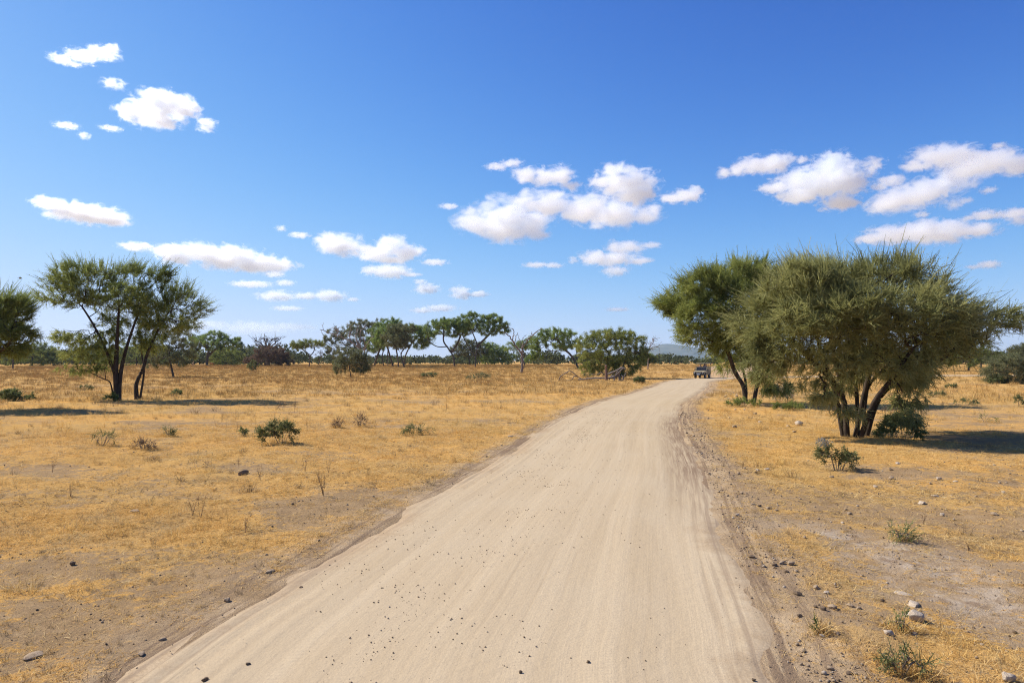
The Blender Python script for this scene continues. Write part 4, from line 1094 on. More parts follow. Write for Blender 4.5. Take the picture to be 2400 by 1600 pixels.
def stone(px, py, w, label, mat=STONE, seed=0, sz=(1, 1, 0.8), group=None, name='stone'):
    x, y = P(px, py); s = 0.9 * w * math.hypot(x, y) / 1600
    me = STONE_M[seed % 7].copy(); me.materials.append(mat.m)
    o = bpy.data.objects.new(name, me); COL.objects.link(o)
    off = road_uv(np.array([x]), np.array([y]))
    z = gz(x, y) if abs(off[0][0]) > HALF_W else float(road_h(np.array([x]), np.array([y]), off[0], off[1])[0])
    o.location = (x, y, z + s * sz[2] * (0.08 if sz[2] < 0.6 else 0.2)); o.scale = (s * sz[0], s * sz[1], s * sz[2]); o.rotation_euler = (0, 0, seed * 1.3)
    return tag(o, label, 'stone', group)
stone(2143, 1450, 40, 'largest white stone, rounded, near the lower east corner', STONE, 0, (1.05, 1, 1.15))
stone(2140, 1416, 40, 'flat white slab touching the largest white stone', STONE, 1, (1.15, 0.9, 0.42))
stone(2081, 1492, 26, 'angular white stone below the largest white one', STONE, 2)
stone(2143, 1482, 20, 'flat small white stone under the largest white one', STONE, 3, (1, 1, 0.5))
stone(2112, 1386, 40, 'pale flat rock on the bare track above the largest white stone', STONE, 4, (1.2, 1, 0.25))
stone(2362, 1598, 36, 'white boulder cut by the lower east corner', STONE, 5, (1, 1, 0.9))
stone(1872, 996, 24, 'pale boulder on the grass between the two eastern thorn trees', STONE, 6, (1, 1, 0.95))
stone(1846, 998, 12, 'small pale stone just west of the pale boulder', STONE, 1)
stone(1721, 1002, 15, 'grey lit stone on the grass nearer the road bend', ROCK, 2, (1, 1, 0.9))
stone(1769, 970, 14, 'brown stone with a dark hollow before the rear tree', ROCK, 3)
stone(1852, 949, 9, 'white stone at the edge of the rear tree shadow', STONE, 4)
stone(2200, 1128, 15, 'pale stone on the bare ground east of the straggly bush', STONE, 5)
stone(2104, 1088, 13, 'whitish stone beside the shadow south of the dark leafy bush', STONE, 6)
stone(2088, 1103, 10, 'dark clod beside the whitish stone', CLOD, 0)
stone(2160, 1178, 28, 'low pale stone row piece on the eastern ground', STONE, 1, (1, 0.8, 0.4))
stone(2190, 1163, 20, 'second pale flat stone on the eastern ground', STONE, 2, (1, 0.8, 0.4))
stone(570, 1112, 30, 'dark lumpy dung heap on the western straw', CLOD, 3, (0.9, 0.9, 0.8), name='dung_heap')
stone(531, 1408, 20, 'round grey stone resting on the western road edge', ROCK, 4, (1, 1, 0.95))
stone(170, 1326, 16, 'dark purple grey stone on the western straw', CLOD, 5, (1, 1, 0.95))
stone(80, 1534, 42, 'half buried brown stone in the lower west corner', ROCK, 6, (1.0, 1, 0.38))
stone(315, 1196, 26, 'low brown lump on the western straw', ROCK, 0, (1.1, 1, 0.5))
stone(630, 1345, 30, 'grey flat clod lying across the western road edge', ROCK, 1, (1.3, 0.8, 0.4))
stone(500, 1474, 20, 'thin flat stone on the road by the western edge', ROCK, 2, (1.1, 0.8, 0.4))
stone(380, 1500, 18, 'small rounded stone half sunk in the tyre ridge', ROCK, 3, (1, 1, 0.6))
stone(330, 1533, 22, 'brown clod on the tyre ridge near the lower edge', ROCK, 4, (1.2, 0.9, 0.6))
stone(1196, 1024, 16, 'pale stone on the western verge halfway along the road', STONE, 5, (1.2, 1, 0.5))
stone(1220, 1586, 14, 'dark pointed stone on the road at the lower edge', CLOD, 6, (0.8, 0.8, 1.0))
stone(1378, 1560, 13, 'dark stone of the little cluster low on the road', CLOD, 1)
stone(581, 1561, 14, 'dark stone low on the west half of the road', CLOD, 2)
stone(480, 1595, 18, 'dark stone at the lower edge of the road, west side', CLOD, 3)
stone(705, 1378, 13, 'dark chip on the road beside the western edge', CLOD, 4, (1.2, 0.9, 0.6))
stone(1766, 1598, 13, 'dark stone at the lower edge near the eastern verge', CLOD, 5)
sd = 0
for place, grp, items in (
    ('of the clods heaped beside the orange straw patch', 'stones along the eastern road verge', [(1853, 1328, 22, 'R'), (1832, 1326, 20, 'R'), (1814, 1330, 18, 'C'), (1786, 1330, 18, 'C'), (1761, 1308, 20, 'C'), (1866, 1342, 14, 'R'), (1842, 1344, 14, 'C')]),
    ('of the three stones just below the clod heap', 'stones along the eastern road verge', [(1914, 1380, 20, 'R'), (1938, 1390, 16, 'S'), (1870, 1396, 24, 'C')]),
    ('of the brown stones left of the largest white stone', 'stones along the eastern road verge', [(1930, 1434, 20, 'C'), (1952, 1426, 26, 'R'), (1992, 1420, 20, 'R'), (2012, 1428, 16, 'R'), (1912, 1428, 14, 'C'), (1874, 1450, 16, 'C')]),
    ('of the stones beside the tiny verge weed', 'stones along the eastern road verge', [(1926, 1498, 16, 'S'), (1960, 1494, 18, 'R'), (1944, 1480, 14, 'R')]),
    ('of the two stones left of the wide sprawling weed', 'stones along the eastern road verge', [(1945, 1570, 20, 'R'), (1990, 1582, 18, 'C')]),
    ('of the verge stones below the churned road shoulder', 'stones along the eastern road verge', [(1738, 1160, 12, 'R'), (1780, 1190, 16, 'C'), (1800, 1195, 14, 'R'), (1766, 1186, 12, 'R'), (1730, 1212, 16, 'S'), (1695, 1222, 14, 'R'), (1820, 1200, 12, 'R')]),
    ('of the pale verge stones level with the straggly bush', 'stones along the eastern road verge', [(1730, 1114, 12, 'R'), (1776, 1106, 14, 'S'), (1797, 1104, 14, 'S'), (1771, 1112, 10, 'C')]),
    ('of the whitish stones left of the rear tree stems', 'whitish stones at the road bend', [(1702, 929, 9, 'S'), (1713, 926, 8, 'S'), (1726, 930, 11, 'S'), (1718, 921, 8, 'S'), (1698, 931, 8, 'S'), (1728, 924, 7, 'S'), (1708, 936, 6, 'S'), (1746, 926, 8, 'S')]),
    ('of the small pale stones below the rear tree stems', 'whitish stones at the road bend', [(1724, 959, 10, 'S'), (1745, 961, 7, 'S'), (1660, 964, 8, 'R'), (1684, 972, 7, 'R')]),
    ('of the stones scattered around the pale boulder', 'whitish stones at the road bend', [(1710, 980, 7, 'S'), (1780, 990, 10, 'S'), (1862, 1012, 12, 'R')]),
    ('of the pebbles below the tallest tree shadow', 'pebbles on the bare eastern ground', [(2330, 1092, 9, 'S'), (2366, 1116, 9, 'R'), (2240, 1132, 12, 'S'), (2180, 1134, 10, 'R'), (2352, 1155, 10, 'S')]),
    ('of the pebbles above the pale bare track', 'pebbles on the bare eastern ground', [(2330, 1210, 18, 'R'), (2208, 1203, 16, 'S'), (1990, 1202, 14, 'R'), (1975, 1228, 10, 'S')]),
    ('of the pebbles just right of the straggly bush', 'pebbles on the bare eastern ground', [(1950, 1118, 14, 'R'), (2090, 1120, 16, 'R'), (2052, 1140, 14, 'S')])):
    for od, (px, py, w, mt) in ordered(items):
        stone(px, py, w, od + ' ' + place, dict(R=ROCK, C=CLOD, S=STONE)[mt], sd, (1, 0.95, 0.72), grp); sd += 1

# ------------------------------------------------------------------ scattered cover: straw, grass, gravel (uncountable)
HID = bpy.data.collections.new('cover_pieces')          # prototypes only, not linked to the scene
def scatter(name, pts, rotz, scl, idx, protos, label, tilt=None):
    """points carrying rotation, size and kind; geometry nodes put one piece on each"""
    sub = bpy.data.collections.new(name + '_pieces')
    for i, me in enumerate(protos):
        o = bpy.data.objects.new('piece_%02d' % i, me); sub.objects.link(o)
    n = len(pts)
    me = mesh_np(name, pts)
    r = np.zeros((n, 3), np.float32); r[:, 2] = rotz
    if tilt is not None: r[:, :2] = tilt
    a = me.attributes.new('rot', 'FLOAT_VECTOR', 'POINT'); a.data.foreach_set('vector', r.ravel())
    a = me.attributes.new('scl', 'FLOAT', 'POINT'); a.data.foreach_set('value', np.asarray(scl, np.float32))
    a = me.attributes.new('idx', 'INT', 'POINT'); a.data.foreach_set('value', np.asarray(idx, np.int32))
    g = bpy.data.node_groups.new(name + '_scatter', 'GeometryNodeTree')
    g.interface.new_socket('Geometry', in_out='INPUT', socket_type='NodeSocketGeometry')
    g.interface.new_socket('Geometry', in_out='OUTPUT', socket_type='NodeSocketGeometry')
    N = g.nodes.new
    gi, go = N('NodeGroupInput'), N('NodeGroupOutput')
    ip = N('GeometryNodeInstanceOnPoints'); ci = N('GeometryNodeCollectionInfo')
    ci.inputs['Collection'].default_value = sub
    ci.inputs['Separate Children'].default_value = True
    ci.inputs['Reset Children'].default_value = True
    na = []
    for nm, ty in (('rot', 'FLOAT_VECTOR'), ('scl', 'FLOAT'), ('idx', 'INT')):
        q = N('GeometryNodeInputNamedAttribute'); q.data_type = ty; q.inputs['Name'].default_value = nm; na.append(q)
    L = g.links.new
    L(gi.outputs[0], ip.inputs['Points']); L(ci.outputs[0], ip.inputs['Instance']); ip.inputs['Pick Instance'].default_value = True
    L(na[2].outputs['Attribute'], ip.inputs['Instance Index'])
    e2r = N('FunctionNodeEulerToRotation'); L(na[0].outputs['Attribute'], e2r.inputs[0]); L(e2r.outputs[0], ip.inputs['Rotation'])
    L(na[1].outputs['Attribute'], ip.inputs['Scale'])
    L(ip.outputs[0], go.inputs[0])
    o = bpy.data.objects.new(name, me); COL.objects.link(o)
    md = o.modifiers.new('scatter', 'NODES'); md.node_group = g
    return tag(o, label, None, None, 'stuff')

def clump_mesh(seed, n, L, w, spread, lean, mat, seedheads=False, bend=0.4):
    r = np.random.default_rng(seed)
    a = r.uniform(0, 2 * math.pi, n); rad = spread * np.sqrt(r.random(n))
    b = np.stack((np.cos(a) * rad, np.sin(a) * rad, np.full(n, -0.01)), 1)
    az = r.uniform(0, 2 * math.pi, n)
    el = np.clip(r.normal(lean, 0.28, n), 0.03, 1.5)
    d = np.stack((np.cos(az) * np.cos(el), np.sin(az) * np.cos(el), np.sin(el)), 1)
    ln = (L[0] + (L[1] - L[0]) * r.random(n))[:, None]
    s = np.cross(d, np.array([0, 0, 1.0])); s /= np.linalg.norm(s, axis=1)[:, None] + 1e-9
    s = s * 0.8 + r.normal(size=(n, 3)) * 0.4; s /= np.linalg.norm(s, axis=1)[:, None]
    dn = np.stack((r.normal(size=n) * 0.4, r.normal(size=n) * 0.4, -r.random(n)), 1) * bend
    p1 = b + d * ln * 0.5; p2 = b + d * ln + dn * ln * 0.6
    p2[:, 2] = np.maximum(p2[:, 2], 0.004); p1[:, 2] = np.maximum(p1[:, 2], 0.006)
    w_ = (w * r.uniform(0.6, 1.3, n))[:, None]
    v = np.stack((b - s * w_ * 0.5, b + s * w_ * 0.5, p1 - s * w_ * 0.45, p1 + s * w_ * 0.45, p2), 1).reshape(-1, 3)
    i0 = np.arange(n)[:, None] * 5
    q = i0 + np.array([[0, 1, 3, 2]]); t = i0 + np.array([[2, 3, 4]])
    me = mesh_np('straw_piece', v, t, q, {'tint': np.repeat(np.clip(r.normal(0.5, 0.25, n), 0, 1), 5)})
    me.materials.append(mat)
    return me

m = NM('dry_straw', 0.7, 0.05)
big = m.noise(m.pos(), 0.5, 3)
big2 = m.noise(m.pos(), 0.06, 3)
c = m.ramp(m.attr('tint'), [(0.0, (0.30, 0.165, 0.055)), (0.35, (0.66, 0.395, 0.11)), (0.68, (0.78, 0.53, 0.18)), (1.0, (0.88, 0.72, 0.40))])
c = m.mix(m.ramp(big, [(0.46, 0.0), (0.70, 0.45)]), c, (0.70, 0.38, 0.10))
big3 = m.noise(m.pos(), 0.9, 4)
c = m.mix(m.ramp(big3, [(0.45, 0.0), (0.66, 0.55)]), c, (0.62, 0.50, 0.30))
c = m.mix(m.ramp(big2, [(0.40, 0.0), (0.65, 0.45)]), c, (0.60, 0.45, 0.17))
m.color(c)
tr = m.n('ShaderNodeBsdfTranslucent'); m.l(c, tr.inputs['Color'])
mx = m.n('ShaderNodeMixShader'); mx.inputs[0].default_value = 0.3
m.l(m.b.outputs[0], mx.inputs[1]); m.l(tr.outputs[0], mx.inputs[2]); m.l(mx.outputs[0], m.out.inputs['Surface'])
STRAW = m.m

def field(seed, d0, d1, per_m2, thr, keep_pow=1.0):
    r = np.random.default_rng(seed)
    A = R(50)
    n = int(A * (d1 ** 2 - d0 ** 2) * per_m2)
    d = np.sqrt(r.random(n) * (d1 ** 2 - d0 ** 2) + d0 ** 2); a = r.uniform(-A, A, n)
    x, y = d * np.sin(a), d * np.cos(a)
    off, s = road_uv(x, y)
    st = straw(x, y, off) + 1.1 * (fbm2(x / 0.4, y / 0.4, 51, 4) - 0.5)
    ok = (np.abs(off) > HALF_W + 0.05) & (r.random(n) < np.clip((st - thr) / (1 - thr), 0, 1) ** keep_pow)
    x, y, off = x[ok], y[ok], off[ok]
    z = ground_h(x, y, off)
    return np.stack((x, y, z), 1), r
# matted short straw near the camera, then fuller clumps, then tall stalks out on the plain
pr = [clump_mesh(400 + i, 15, (0.05, 0.16), 0.0045, 0.09, 0.22, STRAW) for i in range(7)]
p, r = field(60, 3.6, 15, 190, 0.08)
p2, r2 = field(61, 15, 34, 44, 0.08)
p3, _ = field(65, 3.6, 18, 52, -0.8)
p = np.vstack((p, p3))
scatter('straw_litter', np.vstack((p, p2)), r.uniform(0, 6.28, len(p) + len(p2)), np.concatenate((r.uniform(0.7, 1.3, len(p)), r.uniform(1.2, 2.1, len(p2)))), r.integers(0, 7, len(p) + len(p2)), pr, 'matted dry straw lying over the near ground')
pr = [clump_mesh(420 + i, 26, (0.12, 0.30), 0.006, 0.10, 0.85, STRAW) for i in range(6)]
p, r = field(62, 4.5, 30, 7.0, 0.40, 1.4)
bp_ = []
for (bx_, by_, bw_) in BUSH_AT:
    for _ in range(int(8 + 10 * bw_)):
        a_ = r.uniform(0, 6.28); q_ = bw_ * r.uniform(0.15, 0.65)
        bp_.append((bx_ + math.cos(a_) * q_, by_ + math.sin(a_) * q_ * 0.8))
bp_ = np.array(bp_); p = np.vstack((p, np.column_stack((bp_, ground_h(bp_[:, 0], bp_[:, 1])))))
p2, r2 = field(63, 30, 85, 3.2, 0.30)
scatter('dry_grass', np.vstack((p, p2)), r.uniform(0, 6.28, len(p) + len(p2)), np.concatenate((r.uniform(0.5, 1.1, len(p)), r.uniform(0.9, 1.7, len(p2)))), r.integers(0, 6, len(p) + len(p2)), pr, 'tufts of dry golden grass over the plain')
pr = [clump_mesh(440 + i, 34, (0.25, 0.6), 0.016, 0.5, 1.05, STRAW, bend=0.25) for i in range(5)]
p, r = field(64, 55, 270, 0.85, 0.15)
k_ = ~((p[:, 0] > 12) & (p[:, 1] > 60) & (r.random(len(p)) < 0.5))
p = p[k_]
m = NM('tall_grass_stalks', 0.8, 0.05)
big = m.noise(m.pos(), 0.05, 4)
c = m.ramp(m.attr('tint'), [(0.0, (0.22, 0.13, 0.05)), (0.4, (0.44, 0.265, 0.085)), (0.75, (0.58, 0.37, 0.13)), (1.0, (0.66, 0.48, 0.21))])
m.color(m.mix(m.ramp(big, [(0.4, 0.0), (0.62, 0.6)]), c, (0.36, 0.25, 0.085)))
for q in pr: q.materials[0] = m.m
scatter('tall_grass', p, r.uniform(0, 6.28, len(p)), r.uniform(0.6, 1.25, len(p)) * (0.75 + p[:, 1] / 500), r.integers(0, 5, len(p)), pr, 'tall dry grass standing across the far plain')
m = NM('brown_dry_scrub', 0.8, 0.15)
m.color(m.ramp(m.attr('tint'), [(0.0, (0.13, 0.085, 0.045)), (0.5, (0.24, 0.155, 0.075)), (0.85, (0.34, 0.25, 0.11)), (1.0, (0.20, 0.19, 0.08))]))
SCRUB = m.m
pr = [clump_mesh(460 + i, 30, (0.10, 0.34), 0.006, 0.12, 0.95, SCRUB, bend=0.3) for i in range(6)]
p, r = field(66, 8, 40, 0.9, 0.0)
p2, r2 = field(67, 40, 130, 0.14, 0.0)
p3, _ = field(69, 4, 18, 15.0, -0.3)
cl = fbm2(p[:, 0] / 4, p[:, 1] / 4, 68, 3); p = p[cl > 0.5]
scatter('dry_scrub', np.vstack((p, p2, p3)), r.uniform(0, 6.28, len(p) + len(p2) + len(p3)), np.concatenate((r.uniform(0.35, 1.0, len(p)), r.uniform(0.9, 2.1, len(p2)), r.uniform(0.14, 0.36, len(p3)))), r.integers(0, 6, len(p) + len(p2) + len(p3)), pr, 'brown dry scrub tufts sprinkled through the grass')
print('grass', time.time() - T0)

# gravel on and along the road
def pebble(seed, mat):
    me = stone_mesh(seed, 1, 0.5, 0.7); me.materials.append(mat.m); return me
PEB = [pebble(500, CLOD), pebble(501, ROCK), pebble(502, CLOD), pebble(503, ROCK), pebble(504, STONE)]
r = np.random.default_rng(70)
n = 10500
dd = 4.2 + 34 * r.random(n) ** 1.6
j = np.searchsorted(RL[:, 1], dd)
band = r.random(n)
off = np.where(band < 0.40, r.normal(-1.0, 0.85, n), np.where(band < 0.55, r.uniform(-2.8, 2.7, n), 2.9 + np.abs(r.normal(0, 0.62, n))))
x = RL[j, 0] + RN[j, 0] * off + r.normal(size=n) * 0.1; y = RL[j, 1] + RN[j, 1] * off + r.normal(size=n) * 0.1
cl = fbm2(x / 0.5, y / 0.9, 71, 3)
onroad = np.abs(off) < HALF_W - 0.15
ok = np.where(onroad, (r.random(n) < np.clip((cl - 0.42) * 5, 0.04, 1)), r.random(n) < np.clip((cl - 0.3) * 3, 0.1, 1))
x, y, onroad = x[ok], y[ok], onroad[ok]
o_, s_ = road_uv(x, y)
z = np.where(onroad, road_h(x, y, o_, s_), np.maximum(ground_h(x, y, o_), np.where(np.abs(o_) < HALF_W + 0.4, road_h(x, y, o_, s_), -9)))
sz = np.clip(np.exp(r.normal(math.log(0.0125), 0.55, len(x))), 0.005, 0.06) * np.where(onroad, 1.0, 1.25) * (0.7 + y / 25)
sz = np.where(onroad, np.minimum(sz, 0.03), sz)
scatter('gravel', np.stack((x, y, z + sz * 0.2), 1), r.uniform(0, 6.28, len(x)), sz, r.choice(5, len(x), p=[0.07, 0.42, 0.05, 0.30, 0.16]), PEB, 'loose dark gravel on and beside the dirt road', r.normal(0, 0.3, (len(x), 2)))
# crumbs and dung bits over the grass sides
p, r = field(72, 4.5, 40, 2.6, 0.0)
p2, _ = field(73, 4.5, 14, 22, 0.0)
q_ = np.random.default_rng(74)
soil_pts = []
A = R(50); n = 16000
d = 4.2 + 22 * q_.random(n) ** 1.2; a = q_.uniform(-A, A, n)
x, y = d * np.sin(a), d * np.cos(a); o_, s_ = road_uv(x, y)
ok = (np.abs(o_) > HALF_W + 0.2) & (q_.random(n) < 1.05 - straw(x, y, o_)) & ((o_ > 0) | (q_.random(n) < 0.55))
x, y, o_ = x[ok], y[ok], o_[ok]
z = ground_h(x, y, o_)
sz = np.clip(np.exp(q_.normal(math.log(0.018), 0.5, len(x))), 0.008, 0.07) * (0.8 + y / 30)
scatter('soil_crumbs', np.stack((x, y, z + sz * 0.15), 1), q_.uniform(0, 6.28, len(x)), sz, q_.choice(5, len(x), p=[0.16, 0.40, 0.10, 0.26, 0.08]), PEB, 'small clods and crumbs of earth on the bare soil', q_.normal(0, 0.3, (len(x), 2)))
print('gravel', time.time() - T0)
# ------------------------------------------------------------------ clouds: soft bodies of water droplets, each its own object
def cloud_mat(tau, thick, sc, seed, lob):
    """droplet density: soft inside each lobe, torn by noise towards its rim"""
    m = bpy.data.materials.new('cloud_droplets')
    m.use_nodes = True
    t = m.node_tree; t.nodes.clear()
    N, L = t.nodes.new, t.links.new
    def vm(op, a, b):
        n = N('ShaderNodeVectorMath'); n.operation = op
        for k, v in ((0, a), (1, b)):
            if isinstance(v, tuple): n.inputs[k].default_value = v
            elif v is not None: L(v, n.inputs[k])
        return n
    def mt(op, a, b):
        n = N('ShaderNodeMath'); n.operation = op
        for k, v in ((0, a), (1, b)):
            if isinstance(v, float): n.inputs[k].default_value = v
            else: L(v, n.inputs[k])
        return n.outputs[0]
    v = N('ShaderNodeVolumePrincipled')
    v.inputs['Color'].default_value = (0.968, 0.984, 1.0, 1)
    v.inputs['Anisotropy'].default_value = 0.6
    tc = N('ShaderNodeTexCoord')
    p = tc.outputs['Object']
    ps = vm('ADD', p, (seed * 911.0, seed * 517.0, 0.0)).outputs[0]
    n1 = N('ShaderNodeTexNoise')
    n1.inputs['Scale'].default_value = 0.8 / sc; n1.inputs['Detail'].default_value = 7; n1.inputs['Roughness'].default_value = 0.7; n1.inputs['Distortion'].default_value = 0.5
    L(vm('MULTIPLY', ps, (0.8, 1.0, 1.3)).outputs[0], n1.inputs['Vector'])
    mn = None
    for (cx, cy, cz, rx, ry, rz) in lob:
        q = vm('MULTIPLY', vm('SUBTRACT', p, (cx, cy, cz)).outputs[0], (1 / rx, 1 / ry, 1 / rz))
        ln = vm('LENGTH', q.outputs[0], None).outputs['Value']
        mn = ln if mn is None else mt('MINIMUM', mn, ln)
    f = mt('ADD', mt('SUBTRACT', 1.0, mn), mt('MULTIPLY', mt('SUBTRACT', n1.outputs['Fac'], 0.49), 4.2))
    mr = N('ShaderNodeMapRange'); mr.interpolation_type = 'SMOOTHSTEP'
    mr.inputs[1].default_value = -0.02
    mr.inputs[2].default_value = 0.8
    mr.inputs[4].default_value = 0.36 * tau / thick
    L(f, mr.inputs[0])
    L(mr.outputs[0], v.inputs['Density'])
    o = N('ShaderNodeOutputMaterial')
    L(v.outputs[0], o.inputs['Volume'])
    return m

_ico = None
def ico():
    global _ico
    if _ico is None:
        import bmesh
        b = bmesh.new(); bmesh.ops.create_icosphere(b, subdivisions=2, radius=1.0)
        v = np.array([q.co[:] for q in b.verts]); f = np.array([[q.index for q in p.verts] for p in b.faces]); b.free()
        _ico = (v, f)
    return _ico

def make_cloud(lobes, label, tau=7.0, seed=0, group=None, fluff=1.0):
    """lobes: (px, py, rx, ry) ellipses in the photograph's pixels; built at the real distance that a cloud base near 900 m gives"""
    rng = np.random.default_rng(1000 + seed)
    lob = np.array(lobes, float) * np.array((1, 1, 1.12, 1.15))
    cx = (lob[:, 0] * lob[:, 2]).sum() / lob[:, 2].sum()
    cyy = (lob[:, 1] * lob[:, 2]).sum() / lob[:, 2].sum()
    el = math.atan((845 - cyy) / 1600)
    D = min(950 / math.tan(max(el, 0.02)), 12500.0)
    C = at(cx, cyy, D)
    k = D / 1600.0
    V, F, n = [], [], 0
    bv, bf = ico()
    ell = []
    for (px, py, rx, ry) in lob:
        e = ((px - cx) * k, rng.uniform(-0.3, 0.3) * rx * k, -(py - cyy) * k, rx * k, 0.8 * rx * k + 0.4 * ry * k, ry * k)
        ell.append(e)
        V.append(bv * 1.55 * np.array(e[3:]) + np.array(e[:3])); F.append(bf + n); n += len(bv)
    V = np.vstack(V); F = np.vstack(F)
    thick = np.median(lob[:, 3]) * k * 1.6
    sc = np.median(np.minimum(lob[:, 2], lob[:, 3])) * k
    tmp = bpy.data.objects.new('tmp', mesh_np('tmp', V, F))
    COL.objects.link(tmp)
    md = tmp.modifiers.new('r', 'REMESH'); md.mode = 'VOXEL'; md.voxel_size = max(2.0 * k, 0.34 * sc)
    dg = bpy.context.evaluated_depsgraph_get(); dg.update()
    me = bpy.data.meshes.new_from_object(tmp.evaluated_get(dg))
    bpy.data.objects.remove(tmp, do_unlink=True)
    me.materials.clear(); me.materials.append(cloud_mat(tau, thick, sc, seed, ell))
    me.name = 'cloud'
    o = bpy.data.objects.new('cloud', me)
    o.location = C
    COL.objects.link(o)
    return tag(o, label, 'cloud', group or 'fair weather clouds in the blue sky')

